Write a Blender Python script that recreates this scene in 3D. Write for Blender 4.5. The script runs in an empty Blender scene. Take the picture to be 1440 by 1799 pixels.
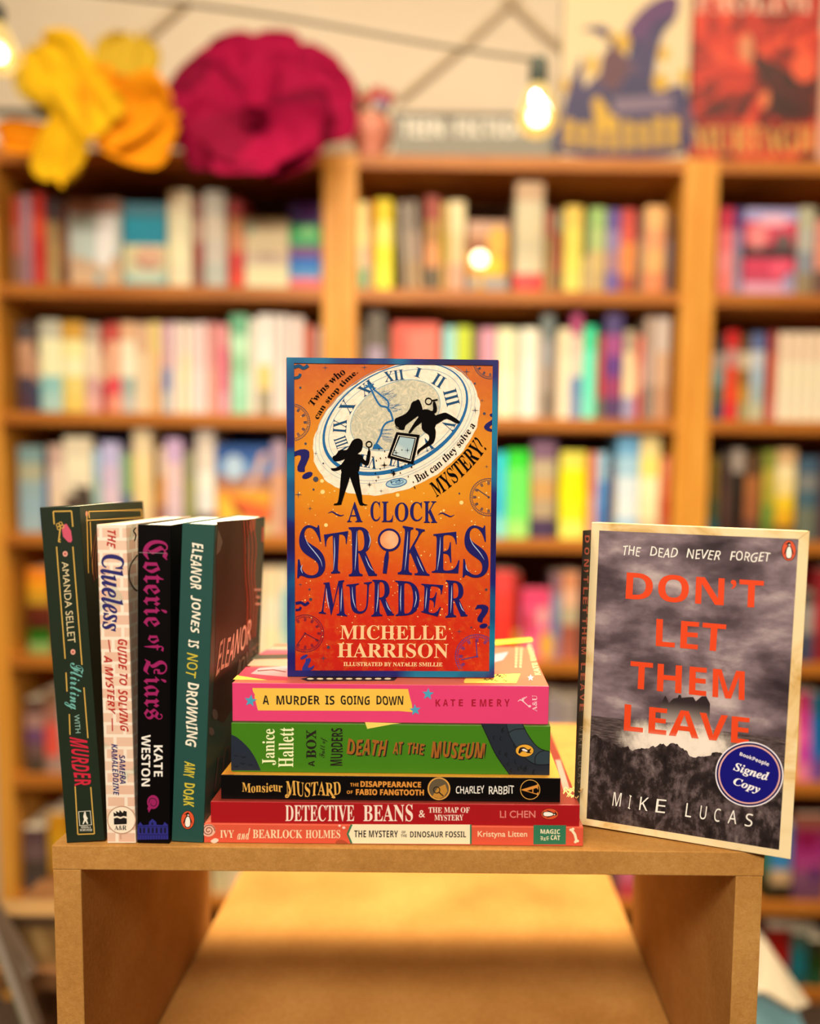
import bpy, bmesh, math, random
from mathutils import Vector, Matrix, noise as mnoise
random.seed(7)
sc = bpy.context.scene
col = sc.collection
D = math.pi / 180
# ------------------------------------------------------------------ camera
F_PX, PPX, PPY = 1442.0, 797.0, 963.0
R_CAM = (Matrix.Rotation(-.3*D, 3, 'Z') @ Matrix.Rotation((90-4.5)*D, 3, 'X') @ Matrix.Rotation(.7*D, 3, 'Z'))
C_CAM = Vector((0, 0, 1.35))
cam = bpy.data.cameras.new('camera'); cam_o = bpy.data.objects.new('camera', cam); col.objects.link(cam_o)
cam_o.matrix_world = Matrix.Translation(C_CAM) @ R_CAM.to_4x4()
cam.sensor_width = 36; cam.sensor_fit = 'AUTO'
cam.lens = F_PX / 1799 * 36
cam.shift_x = -(PPX - 720) / 1799
cam.shift_y = (PPY - 899.5) / 1799
cam.clip_start = .02
cam.dof.use_dof = True
cam.dof.focus_distance = .545
cam.dof.aperture_fstop = cam.lens / 14.5
sc.camera = cam_o
# ------------------------------------------------------------------ view, world, lights
sc.view_settings.view_transform = 'Standard'
sc.view_settings.look = 'None'
sc.view_settings.exposure = 0.0
sc.view_settings.gamma = 1
sc.cycles.use_denoising = True
sc.cycles.max_bounces = 6
sc.cycles.diffuse_bounces = 3
sc.cycles.sample_clamp_indirect = 4
w = bpy.data.worlds.new('world'); sc.world = w; w.use_nodes = True
w.node_tree.nodes['Background'].inputs[0].default_value = (1, .85, .66, 1)
w.node_tree.nodes['Background'].inputs[1].default_value = .3

def area(name, loc, target, sx, sy, power, colr, spread=180):
    l = bpy.data.lights.new(name, 'AREA'); l.shape = 'RECTANGLE'; l.size = sx; l.size_y = sy; l.energy = power; l.color = colr; l.spread = spread*D
    o = bpy.data.objects.new(name, l); col.objects.link(o); o.location = loc
    o.rotation_euler = (Vector(target) - Vector(loc)).to_track_quat('-Z', 'Y').to_euler()
area('ceiling_lamp_shelves', (.1, 1.0, 2.93), (.05, 2.2, 1.0), 2.6, .5, 34, (1, .80, .56))
area('ceiling_lamp_display', (.1, 1.0, 2.93), (0, .84, 1.0), .9, .5, 36, (1, .82, .54), 100)
area('ceiling_lamp_aisle', (-.3, -1.2, 2.93), (-.05, .6, 1.25), 1.6, .8, 146, (1, .88, .70))

# ------------------------------------------------------------------ pixel to point
def ray(x, y): return R_CAM @ Vector(((x-PPX)/F_PX, -(y-PPY)/F_PX, -1))
def atY(x, y, Y): r = ray(x, y); return C_CAM + r*(Y/r.y)
def atZ(x, y, z): r = ray(x, y); return C_CAM + r*((z-C_CAM.z)/r.z)
def proj(P):
    q = R_CAM.transposed() @ (Vector(P)-C_CAM)
    return PPX+F_PX*q.x/-q.z, PPY-F_PX*q.y/-q.z

# ------------------------------------------------------------------ materials
def lin(h):
    h = h.lstrip('#'); o = []
    for i in (0, 2, 4):
        c = int(h[i:i+2], 16)/255
        o.append(c/12.92 if c <= .04045 else ((c+.055)/1.055)**2.4)
    return (*o, 1)
MATS = {}
def mat(h, rough=.5, spec=.35, key=None):
    k = key or (h, rough, spec)
    if k in MATS: return MATS[k]
    m = bpy.data.materials.new('paint_' + h.lstrip('#')); m.use_nodes = True
    b = m.node_tree.nodes['Principled BSDF']
    b.inputs['Base Color'].default_value = lin(h); b.inputs['Roughness'].default_value = rough
    b.inputs['Specular IOR Level'].default_value = spec
    MATS[k] = m; return m
class NT:
    """small helper around a node tree"""
    def __init__(s, name, rough=.5, spec=.35):
        s.m = bpy.data.materials.new(name); s.m.use_nodes = True; s.t = s.m.node_tree
        s.b = s.t.nodes['Principled BSDF']; s.b.inputs['Roughness'].default_value = rough
        s.b.inputs['Specular IOR Level'].default_value = spec
    def n(s, typ, **kw):
        nd = s.t.nodes.new(typ)
        for k, v in kw.items(): setattr(nd, k, v)
        return nd
    def put(s, sock, v):
        if hasattr(v, 'is_output'): s.t.links.new(v, sock)
        else: sock.default_value = v
    def math(s, op, a, b=0.0, c=0.0, clamp=False):
        nd = s.n('ShaderNodeMath', operation=op, use_clamp=clamp)
        for i, v in enumerate((a, b, c)): s.put(nd.inputs[i], v)
        return nd.outputs[0]
    def noise(s, vec, scale, detail=3, rough=.5, dist=0):
        nd = s.n('ShaderNodeTexNoise'); s.put(nd.inputs['Vector'], vec)
        nd.inputs['Scale'].default_value = scale; nd.inputs['Detail'].default_value = detail
        nd.inputs['Roughness'].default_value = rough; nd.inputs['Distortion'].default_value = dist
        return nd.outputs['Fac']
    def scalev(s, vec, sv):
        nd = s.n('ShaderNodeMapping'); s.put(nd.inputs['Vector'], vec); nd.inputs['Scale'].default_value = sv
        return nd.outputs[0]
    def ramp(s, f, stops, interp='LINEAR'):
        nd = s.n('ShaderNodeValToRGB'); s.put(nd.inputs[0], f); cr = nd.color_ramp; cr.interpolation = interp
        while len(cr.elements) < len(stops): cr.elements.new(.5)
        for e, (p, c) in zip(cr.elements, stops): e.position = p; e.color = lin(c) if isinstance(c, str) else c
        return nd.outputs[0]
    def mix(s, f, a, b, blend='MIX'):
        nd = s.n('ShaderNodeMix', data_type='RGBA', blend_type=blend)
        s.put(nd.inputs[0], f)
        for i, v in ((6, a), (7, b)): s.put(nd.inputs[i], lin(v) if isinstance(v, str) else v)
        return nd.outputs[2]
    def coord(s, which='Object'): return s.n('ShaderNodeTexCoord').outputs[which]
    def sep(s, vec):
        nd = s.n('ShaderNodeSeparateXYZ'); s.put(nd.inputs[0], vec); return nd.outputs
    def col(s, c): s.put(s.b.inputs['Base Color'], c)
    def bump(s, h, strength, dist=.001):
        nd = s.n('ShaderNodeBump'); nd.inputs['Strength'].default_value = strength; nd.inputs['Distance'].default_value = dist
        s.put(nd.inputs['Height'], h); s.put(s.b.inputs['Normal'], nd.outputs[0])

def wood_mat(name, a, b, c, stretch, rough=.45, scale=6, bump=.15):
    t = NT(name, rough); v = t.scalev(t.coord(), stretch)
    n1 = t.noise(v, scale, 5, .6, .6); n2 = t.noise(v, scale*7, 3, .6)
    f = t.math('ADD', t.math('MULTIPLY', n1, .7), t.math('MULTIPLY', n2, .3))
    t.col(t.ramp(f, [(.3, a), (.5, b), (.7, c)])); t.bump(n2, bump); return t.m
M_SHELF = wood_mat('shelf_wood_along', '#9c561a', '#b66e24', '#c88234', (1, 6, 12))
M_POST = wood_mat('shelf_wood_upright', '#cc8026', '#e09a38', '#ecb052', (12, 6, .7))
M_BACK = wood_mat('shelf_back_wood', '#3c1004', '#481606', '#521c08', (6, 6, 1))  # colour darkened to carry the shade inside the shelves
def mdf():
    t = NT('raw_fibreboard', .75, .2); v = t.coord()
    n0 = t.noise(v, 14, 3); n1 = t.noise(v, 260, 4, .65); n2 = t.noise(v, 900, 2)
    f = t.math('ADD', t.math('MULTIPLY', n0, .45), t.math('ADD', t.math('MULTIPLY', n1, .35), t.math('MULTIPLY', n2, .2)))
    t.col(t.ramp(f, [(.3, '#9a692e'), (.5, '#b27f40'), (.68, '#c39352')])); t.bump(t.math('ADD', n1, n2), .35, .0006); return t.m
M_MDF = mdf()
def pages_mat(name, a, b, axis_scale):
    t = NT(name, .8, .1); v = t.scalev(t.coord(), axis_scale)
    t.col(t.ramp(t.noise(v, 1.0, 2, .7), [(.3, a), (.65, b)])); return t.m
M_PAGE_X = pages_mat('paper_block_upright', '#e6d9bd', '#fbf3e0', (2500, 30, 30))
M_PAGE_Z = pages_mat('paper_block_flat', '#e6d9bd', '#fbf3e0', (30, 30, 2500))
def plain(name, a, b, scale, rough=.8):
    t = NT(name, rough, .2); t.col(t.ramp(t.noise(t.coord(), scale, 4), [(.3, a), (.7, b)])); return t.m

# ------------------------------------------------------------------ mesh building
class MB:
    def __init__(s): s.v = []; s.f = []; s.mi = []; s.m = []; s.uv = {}
    def idx(s, m):
        if m not in s.m: s.m.append(m)
        return s.m.index(m)
    def poly(s, pts, m):
        b = len(s.v); s.v += [Vector(p) for p in pts]; s.f.append(list(range(b, b+len(pts)))); s.mi.append(s.idx(m)); return s
    def mesh(s, vs, fs, m):
        b = len(s.v); s.v += [Vector(p) for p in vs]; i = s.idx(m)
        for f in fs: s.f.append([b+k for k in f]); s.mi.append(i)
        return s
    def frame_box(s, o, u, v, n, m):
        """box from a corner and three edge vectors"""
        o, u, v, n = map(Vector, (o, u, v, n))
        P = [o, o+u, o+u+v, o+v, o+n, o+u+n, o+u+v+n, o+v+n]
        return s.mesh(P, [(0, 3, 2, 1), (4, 5, 6, 7), (0, 1, 5, 4), (1, 2, 6, 5), (2, 3, 7, 6), (3, 0, 4, 7)], m)
    def box(s, a, b, m):
        return s.frame_box(a, (b[0]-a[0], 0, 0), (0, b[1]-a[1], 0), (0, 0, b[2]-a[2]), m)
    def grid(s, P, m, closed_u=False):
        nu, nv = len(P), len(P[0]); vs = [p for r in P for p in r]; fs = []
        for i in range(nu if closed_u else nu-1):
            for j in range(nv-1):
                a = i*nv+j; b = ((i+1) % nu)*nv+j; fs.append((a, b, b+1, a+1))
        return s.mesh(vs, fs, m)
    def lathe(s, c, prof, m, n=28):
        P = [[Vector(c)+Vector((r*math.cos(2*math.pi*i/n), r*math.sin(2*math.pi*i/n), z)) for r, z in prof] for i in range(n)]
        return s.grid(P, m, True)
    def tube(s, pts, r, m, n=8):
        pts = [Vector(p) for p in pts]; P = []
        for i, p in enumerate(pts):
            t = (pts[min(i+1, len(pts)-1)]-pts[max(i-1, 0)]).normalized()
            a = t.orthogonal().normalized() if i == 0 else (a - t*a.dot(t)).normalized()
            b = t.cross(a); rr = r[i] if isinstance(r, (list, tuple)) else r
            P.append([p+(a*math.cos(k*2*math.pi/n)+b*math.sin(k*2*math.pi/n))*rr for k in range(n+1)])
        return s.grid(P, m)
    def build(s, name, parent=None, smooth=False, bevel=0, solid=0, subsurf=0):
        o = parent_loc(parent)
        me = bpy.data.meshes.new(name); me.from_pydata([tuple(v-o) for v in s.v], [], s.f)
        for m in s.m: me.materials.append(m)
        me.polygons.foreach_set('material_index', s.mi)
        if smooth: me.polygons.foreach_set('use_smooth', [True]*len(s.f))
        me.update()
        ob = bpy.data.objects.new(name, me); col.objects.link(ob)
        WLOC[ob.name] = o
        if parent: ob.parent = parent
        if bevel:
            md = ob.modifiers.new('edge', 'BEVEL'); md.width = bevel; md.segments = 2; md.limit_method = 'ANGLE'
        if solid:
            md = ob.modifiers.new('thickness', 'SOLIDIFY'); md.thickness = solid
        if subsurf:
            md = ob.modifiers.new('smooth', 'SUBSURF'); md.levels = subsurf; md.render_levels = subsurf
        return ob
WLOC = {}
def parent_loc(p): return WLOC.get(p.name, Vector((0, 0, 0))) if p else Vector((0, 0, 0))
USED = set()
def tag(o, label, cat, group=None):
    o['label'] = label; o['category'] = cat
    if group: o['group'] = group
    USED.add(label); return o
def thing(name, loc, label, cat, group=None):
    o = bpy.data.objects.new(name, None); col.objects.link(o); o.location = loc; o.empty_display_size = .05
    WLOC[o.name] = Vector(loc); return tag(o, label, cat, group)
def struct(mb, name, **k):
    o = mb.build(name, **k); o['kind'] = 'structure'; return o

# ------------------------------------------------------------------ printing on a flat face
EPS = .00007
class Face:
    def __init__(s, o, u, v):
        s.o, s.u, s.v = Vector(o), Vector(u).normalized(), Vector(v).normalized(); s.n = s.u.cross(s.v).normalized()
        if s.n.dot(C_CAM-s.o) < 0: s.n = -s.n
    def at(s, px, layer=1):
        r = ray(*px); t = (s.o-C_CAM).dot(s.n)/r.dot(s.n); return C_CAM+r*t+s.n*(EPS*layer)
CNT = [0]
def micro(layer):
    CNT[0] = (CNT[0]+1) % 12; return layer+CNT[0]*.018
def fpoly(mb, face, pts, m, layer=1):
    layer = micro(layer); mb.poly([face.at(p, layer) for p in pts], m)
def ell(cx, cy, rx, ry, rot=0, n=40, a0=0, a1=360):
    c, s_ = math.cos(rot*D), math.sin(rot*D); out = []
    for i in range(n + (0 if a1-a0 == 360 else 1)):
        t = (a0+(a1-a0)*i/n)*D; x, y = rx*math.cos(t), ry*math.sin(t); out.append((cx+x*c-y*s_, cy+x*s_+y*c))
    return out
def stroke(mb, face, pts, wd, m, layer=1, closed=False, taper=False, clip=None):
    n = len(pts); layer = micro(layer)
    if n < 2: return
    L, R_ = [], []
    for i, p in enumerate(pts):
        a = pts[(i-1) % n] if closed else pts[max(i-1, 0)]; b = pts[(i+1) % n] if closed else pts[min(i+1, n-1)]
        dx, dy = b[0]-a[0], b[1]-a[1]; l = math.hypot(dx, dy) or 1
        h = (wd[i] if isinstance(wd, (list, tuple)) else wd)/2
        if taper: h *= max(.12, math.sin(math.pi*(i+.3)/(n-.4)))
        nx, ny = -dy/l*h, dx/l*h
        L.append((p[0]+nx, p[1]+ny)); R_.append((p[0]-nx, p[1]-ny))
    for i in range(n if closed else n-1):
        j = (i+1) % n
        if clip and not all(clip[0] <= pts[k][0] <= clip[2] and clip[1] <= pts[k][1] <= clip[3] for k in (i, j)): continue
        mb.poly([face.at(p, layer) for p in (L[i], L[j], R_[j], R_[i])], m)
def smooth_path(pts, k=6):
    out = []; n = len(pts)
    for i in range(n-1):
        p0, p1, p2, p3 = pts[max(i-1, 0)], pts[i], pts[i+1], pts[min(i+2, n-1)]
        for j in range(k):
            t = j/k; t2, t3 = t*t, t**3
            out.append(tuple(.5*(2*p1[a]+(p2[a]-p0[a])*t+(2*p0[a]-5*p1[a]+4*p2[a]-p3[a])*t2+(3*p1[a]-p0[a]-3*p2[a]+p3[a])*t3) for a in (0, 1)))
    out.append(pts[-1]); return out
def blob(mb, face, pts, m, layer=1, k=5):
    """closed smooth outline, triangulated"""
    n = len(pts); out = []
    for i in range(n):
        p0, p1, p2, p3 = pts[i-1], pts[i], pts[(i+1) % n], pts[(i+2) % n]
        for j in range(k):
            t = j/k; t2, t3 = t*t, t**3
            out.append(tuple(.5*(2*p1[a]+(p2[a]-p0[a])*t+(2*p0[a]-5*p1[a]+4*p2[a]-p3[a])*t2+(3*p1[a]-p0[a]-3*p2[a]+p3[a])*t3) for a in (0, 1)))
    shape(mb, face, out, m, layer)
def shape(mb, face, pts, m, layer=1):
    from mathutils.geometry import tessellate_polygon
    layer = micro(layer)
    tris = tessellate_polygon([[Vector((p[0], p[1], 0)) for p in pts]])
    mb.mesh([face.at(p, layer) for p in pts], [tuple(t) for t in tris], m)
def star4(mb, face, x, y, r, m, layer=2, k=.16):
    pts = []
    for i in range(8):
        a = i*45*D; q = r if i % 2 == 0 else r*k; pts.append((x+q*math.sin(a), y-q*math.cos(a)))
    shape(mb, face, pts, m, layer)
def star5(mb, face, x, y, r, m, layer=2, rot=0):
    shape(mb, face, [(x+(r if i % 2 == 0 else r*.42)*math.sin((36*i+rot)*D), y-(r if i % 2 == 0 else r*.42)*math.cos((36*i+rot)*D)) for i in range(10)], m, layer)

STY = {'gill': None, 'serifb': 0x1D400, 'serifi': 0x1D434, 'serifbi': 0x1D468, 'script': 0x1D4D0, 'fraktur': 0x1D56C,
       'sans': 0x1D5A0, 'sansb': 0x1D5D4, 'sansi': 0x1D608, 'sansbi': 0x1D63C}
GL = {}
def glyphs(s, style, offs=0):
    k = (s, style, offs)
    if k in GL: return GL[k]
    base = STY[style]; t = s
    if base:
        t = ''.join(chr(base+ord(c)-65) if 'A' <= c <= 'Z' else ('\u210e' if (style == 'serifi' and c == 'h') else chr(base+26+ord(c)-97)) if 'a' <= c <= 'z' else c for c in s)
    cu = bpy.data.curves.new('lettering_curve', 'FONT'); cu.body = t; cu.resolution_u = 4; cu.offset = offs
    ob = bpy.data.objects.new('lettering_curve', cu); col.objects.link(ob)
    dg = bpy.context.evaluated_depsgraph_get(); me = bpy.data.meshes.new_from_object(ob.evaluated_get(dg))
    vs = [(v.co.x, v.co.y) for v in me.vertices]; fs = [tuple(p.vertices) for p in me.polygons]
    bpy.data.objects.remove(ob); bpy.data.curves.remove(cu); bpy.data.meshes.remove(me)
    x0, x1 = min(v[0] for v in vs), max(v[0] for v in vs); y0, y1 = min(v[1] for v in vs), max(v[1] for v in vs)
    vs = [((x-x0)/(x1-x0 or 1), (y-y0)/(y1-y0 or 1)) for x, y in vs]
    GL[k] = (vs, fs); return GL[k]
def bx(x0, y0, x1, y1): return [(x0, y0), (x1, y0), (x1, y1), (x0, y1)]
def text(mb, face, s, style, q, m, layer=2, bend=0, wob=0, offs=0, arch=0):
    """q: corners of the ink box in the photograph, in reading order: top-left, top-right, bottom-right, bottom-left"""
    layer = micro(layer); vs, fs = glyphs(s, style, offs); P = []; ph = len(s)*1.7
    for a, b in vs:
        if wob: b2 = b+wob*math.sin(a*len(s)*2.1+ph)+wob*.6*math.sin(a*len(s)*.9+2); a2 = a+wob*.25*math.sin(b*3+a*len(s)*1.3)/max(len(s)*.3, 1)
        else: a2, b2 = a, b
        b2 += bend*4*a*(1-a)
        b2 = b2 + arch*(b-.5)*4*a*(1-a)
        x = (q[3][0]*(1-a2)+q[2][0]*a2)*(1-b2)+(q[0][0]*(1-a2)+q[1][0]*a2)*b2
        y = (q[3][1]*(1-a2)+q[2][1]*a2)*(1-b2)+(q[0][1]*(1-a2)+q[1][1]*a2)*b2
        P.append(face.at((x, y), layer))
    mb.mesh(P, fs, m)
def tr(ox, oy, k): return lambda pts: [(ox+k*x, oy+k*y) for x, y in pts]

# ------------------------------------------------------------------ the room
M_WALL = plain('cream_wall_paint', '#e2d2b8', '#eadcc4', 3)
ROOM = (-2.6, 2.6, -2.2, 2.42, 3.0)
x0, x1, y0, y1, zt = ROOM
def slab(name, a, b, m): return struct(MB().box(a, b, m), name)
slab('floor', (x0, y0, -.05), (x1, y1, 0), plain('shop_carpet', '#3c3028', '#4a3b30', 40))
slab('ceiling', (x0, y0, zt), (x1, y1, zt+.05), plain('ceiling_paint', '#d8cbb4', '#e0d5c0', 3))
slab('wall_back', (x0-.05, y1, -.05), (x1+.05, y1+.05, zt+.05), M_WALL)
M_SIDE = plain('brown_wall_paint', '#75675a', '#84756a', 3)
slab('wall_front', (x0-.05, y0-.05, -.05), (x1+.05, y0, zt+.05), M_SIDE)
slab('wall_left', (x0-.05, y0, -.05), (x0, y1, zt+.05), M_SIDE)
slab('wall_right', (x1, y0, -.05), (x1+.05, y1, zt+.05), M_SIDE)

# ------------------------------------------------------------------ display riser and its table
YF, YB = .506, .785
ZT = 1.11785                       # top of the riser
xl, xr = -.2504, .2034; tx_l = .0180; tx_r = .0178
zlow = .9102
riser = thing('display_riser', (-.024, .6, ZT-.62), 'raw tan fibreboard riser with thick sides carrying all the sharp books', 'display stand')
MB().box((xl, YF, ZT-.0160), (xr, YB, ZT), M_MDF).build('top_board', riser, bevel=.0006)
for a, b in ((xl+.0002, xl+tx_l), (xr-tx_r, xr-.0004)):
    MB().box((a, YF+.0003, ZT-.62), (b, YB, ZT-.0160), M_MDF).build('side_panel', riser, bevel=.0006)
MB().box((xl+tx_l+.0008, .50, zlow-.016), (xr-tx_r-.0008, 1.16, zlow), M_MDF).build('lower_board', riser, bevel=.0006)
M_TBL = wood_mat('table_wood', '#5a3a20', '#6d482a', '#805634', (1, 8, 8))
table = thing('display_table', (-.024, .62, 0), 'low dark wooden table under the fibreboard riser', 'table')
MB().box((xl-.02, YF-.02, ZT-.65), (xr+.02, YB+.02, ZT-.62), M_TBL).build('table_top', table, bevel=.002)
for a in (xl, xr-.04):
    for b in (YF, YB-.04):
        MB().box((a, b, 0), (a+.04, b+.04, ZT-.65), M_TBL).build('leg', table)

# ------------------------------------------------------------------ books in focus
def obox(mb, o, u, v, n, a, b, m):
    """box in the frame (o;u,v,n) from coordinates a to b"""
    mb.frame_box(o+u*a[0]+v*a[1]+n*a[2], u*(b[0]-a[0]), v*(b[1]-a[1]), n*(b[2]-a[2]), m)
def hero(name, label, o, u, v, n, T, H, W, m_spine, m_front, m_back, m_page, board=.0006, inset=.0008, round_sp=True):
    """u: thickness, v: height, n: from spine to fore-edge.  o: outer corner of the spine (back cover side, foot)."""
    t = thing(name, o, label, 'book', 'books on the fibreboard riser')
    mb = MB()
    obox(mb, o, u, v, n, (0, 0, board), (board, H, W), m_back)
    obox(mb, o, u, v, n, (T-board, 0, board), (T, H, W), m_front)
    obox(mb, o, u, v, n, (0, 0, 0), (T, H, board), m_spine)
    mb.build('cover', t, bevel=min(.0005, board*.45))
    mp = MB(); obox(mp, o, u, v, n, (board, inset, board), (T-board, H-inset, W-inset-.0006), m_page); mp.build('page_block', t)
    return t
GREEN = '#1f2a1e'
def spine_frame(tl, tr_, br, bl, Y):
    """standing book: corners of its spine in the photograph on the plane y=Y"""
    A, B, C, E_ = (atY(*p, Y) for p in (tl, tr_, br, bl))
    v = ((A-E_)+(B-C)).normalized(); u = ((B-A)+(C-E_)); u = (u-v*u.dot(v)).normalized()
    T = ((B-A).dot(u)+(C-E_).dot(u))/2; H = ((A-E_).dot(v)+(B-C).dot(v))/2
    o = (E_+(C-u*T))/2
    return o, u, v, T, H
def stand(o, u, T):
    zmin = min(o.z, (o+u*T).z); o.z += ZT+.0002-zmin; return o
def yaw_for(o, u, v, T, H, W, px):
    best = None
    for i in range(-60, 61):
        a = i*.25*D; Rm = Matrix.Rotation(a, 3, 'Z'); uu = Rm @ u; n = Rm @ Vector((0, 1, 0)); vv = Rm @ v
        p = proj(o+uu*T+vv*H+n*W)[0]
        if best is None or abs(p-px) < best[0]: best = (abs(p-px), uu, vv, n)
    return best[1:]
c1 = tr(60, 870, .29167); c2 = tr(60, 1180, .29167)
FB = {}
def standing(key, name, label, corners, Y, W, backpx, m_sp, m_fr, m_bk, fixed_yaw=None):
    o, u, v, T, H = spine_frame(*corners, Y)
    o = stand(o, u, T)
    if backpx: u, v, n = yaw_for(o, u, v, T, H, W, backpx)
    else:
        Rm = Matrix.Rotation(fixed_yaw*D, 3, 'Z'); u, v, n = Rm @ u, Rm @ v, Rm @ Vector((0, 1, 0))
    n = u.cross(v) if u.cross(v).y > 0 else -u.cross(v)
    t = hero(name, label, o, u, v, n, T, H, W, m_sp, m_fr, m_bk, M_PAGE_X)
    FB[key] = (t, Face(o, u, v), Face(o+u*T, n, v), o, u, v, n, T, H, W)
    return t
m_dkgreen = mat(GREEN, .5, .2)
def brick_print():
    t = NT('pale_brick_print', .45); s = t.n('ShaderNodeTexBrick'); v = t.scalev(t.coord(), (1, 1, 1))
    X = t.sep(v); cmb = t.n('ShaderNodeCombineXYZ'); t.put(cmb.inputs[0], X[2]); t.put(cmb.inputs[1], X[0])
    cmb2 = t.n('ShaderNodeCombineXYZ'); t.put(cmb2.inputs[0], t.math('ADD', X[0], X[1])); t.put(cmb2.inputs[1], X[2])
    t.put(s.inputs['Vector'], cmb2.outputs[0]); s.inputs['Scale'].default_value = 1
    s.inputs['Color1'].default_value = lin('#dfb6a0'); s.inputs['Color2'].default_value = lin('#e4c6b0'); s.inputs['Mortar'].default_value = lin('#eee0d0')
    s.inputs['Brick Width'].default_value = .0125; s.inputs['Row Height'].default_value = .0078; s.inputs['Mortar Size'].default_value = .0011; s.inputs['Mortar Smooth'].default_value = .2
    nz = t.noise(t.coord(), 55, 1); odd = t.ramp(nz, [(.62, (0, 0, 0, 1)), (.66, (1, 1, 1, 1))])
    t.col(t.mix(t.math('MULTIPLY', odd, .45), s.outputs['Color'], '#a9b49b')); return t.m
standing('A', 'paperback_book', 'upright dark green book with gold frame lines, leaning outwards beside the pink brick one', [(72, 888), (136.5, 886), (183, 1476), (116, 1478)], .509, .135, 251, m_dkgreen, m_dkgreen, m_dkgreen)
standing('B', 'paperback_book', 'upright book with pale pink brick-patterned spine and navy brush lettering', [(170, 916), (221, 915), (239, 1475), (188, 1476)], .5095, .128, None, brick_print(), brick_print(), mat('#e6b499'), fixed_yaw=0)
m_black = mat('#080607', .35, .2)
standing('C', 'paperback_book', 'upright black book with magenta blackletter spine and blue building at its foot', [(242.5, 917), (299.5, 917), (298, 1478), (240.5, 1476)], .5095, .128, None, m_black, m_black, m_black, fixed_yaw=0)
m_teal = mat('#1f4a45', .5)
standing('E', 'paperback_book', 'upright teal book with white and yellow brush capitals beside the lying stack', [(319, 915), (379, 914), (356, 1474), (302.5, 1473)], .5115, .129, 465, m_teal, mat('#23443f', .45), m_teal)

# dark green book: print
t, fs, fc = FB['A'][:3]
gold = mat('#c9a24e', .35); rosegold = mat('#c98a6a', .35); tan = mat('#d9c79c')
mb = MB()
for q in ([(115, 98), (225, 95)], [(115, 98), (121, 175)], [(225, 95), (233, 190)]): stroke(mb, fs, c1(q), 2.4, gold, 1)
for q in ([(135, 310), (187, 985)], [(233, 310), (288, 1022)]): stroke(mb, fs, c1(q), 2.2, gold, 1)
for q in ([(192, 5), (198, 120)], [(212, 255), (216, 380)], [(300, 95), (324, 400)], [(247, 690), (263, 980)], [(341, 695), (363, 976)], [(263, 980), (363, 976)]): stroke(mb, fs, c2(q), 2.2, gold, 1)
for x, y in ((187, 353), (234, 944)):
    fpoly(mb, fs, c1(ell(x, y, 15, 17)), mat('#e0a090'), 1); star4(mb, fs, *c1([(x, y)])[0], 3.2, mat('#a02828'), 2, .4)
mb.build('gold_frame_print', t)
mb = MB()
shape(mb, fs, c1([(172, 180), (195, 172), (222, 215), (230, 270), (222, 285), (205, 282), (175, 250), (168, 210)]), mat('#c9506a'), 2)
for cx, cy in ((145, 180), (160, 172), (170, 188), (150, 198)): stroke(mb, fs, c1(ell(cx, cy, 10, 11, n=14)), 1.4, gold, 3, closed=True)
stroke(mb, fs, c1([(158, 198), (148, 282)]), 2.6, gold, 3)
stroke(mb, fs, c1([(148, 280), (160, 282)]), 2, gold, 3); stroke(mb, fs, c1([(150, 265), (160, 268)]), 2, gold, 3)
mb.build('key_emblem', t)
mb = MB()
text(mb, fs, 'AMANDA SELLET', 'gill', c1([(205, 398), (250, 886), (203, 892), (166, 402)]), tan)
mb.build('author_lettering', t)
mb = MB()
text(mb, fs, 'Flirting', 'script', [(147, 1166), (143, 1247), (113.5, 1246), (113, 1163)], mat('#6fb5ae'))
text(mb, fs, 'WITH', 'gill', c2([(272, 257), (280, 368), (250, 370), (240, 259)]), mat('#8fb8ae'))
text(mb, fs, 'MURDER', 'sansbi', c2([(322, 405), (342, 680), (243, 690), (213, 392)]), mat('#c4223c'), wob=.03)
mb.build('title_lettering', t)
mb = MB(); wht = mat('#e9e4d6')
stroke(mb, fs, c2([(268, 843), (338, 838), (346, 922), (275, 927)]), 1.3, wht, 2, closed=True)
shape(mb, fs, c2([(298, 858), (312, 856), (314, 868), (324, 884), (318, 892), (326, 915), (318, 917), (309, 898), (298, 918), (291, 918), (301, 890), (296, 874)]), wht, 2)
fpoly(mb, fs, c2(ell(306, 851, 6, 7, n=12)), wht, 2)
text(mb, fs, 'SIMON &', 'serifb', c2(bx(282, 930, 342, 943)), wht); text(mb, fs, 'SCHUSTER', 'serifb', c2(bx(276, 946, 350, 960)), wht)
mb.build('publisher_emblem', t)
mb = MB()
for q in ([(328, 98), (650, 88)], [(328, 98), (332, 138)], [(312, 152), (655, 134)], [(316, 100), (326, 470)], [(337, 160), (350, 480)], [(645, 90), (652, 134)]): stroke(mb, fc, c1(q), 2.0, gold, 1)
fpoly(mb, fc, c1(ell(315, 112, 8, 17, n=16)), mat('#c98a70'), 2)
for k in range(6): stroke(mb, fc, c1(ell(420+k*3, 400, 75-k*5, 240-k*12, n=20, a0=150, a1=262)), 1.6, mat('#6b3a22' if k % 2 else '#3a1d12'), 1)
mb.build('front_cover_print', t)

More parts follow.
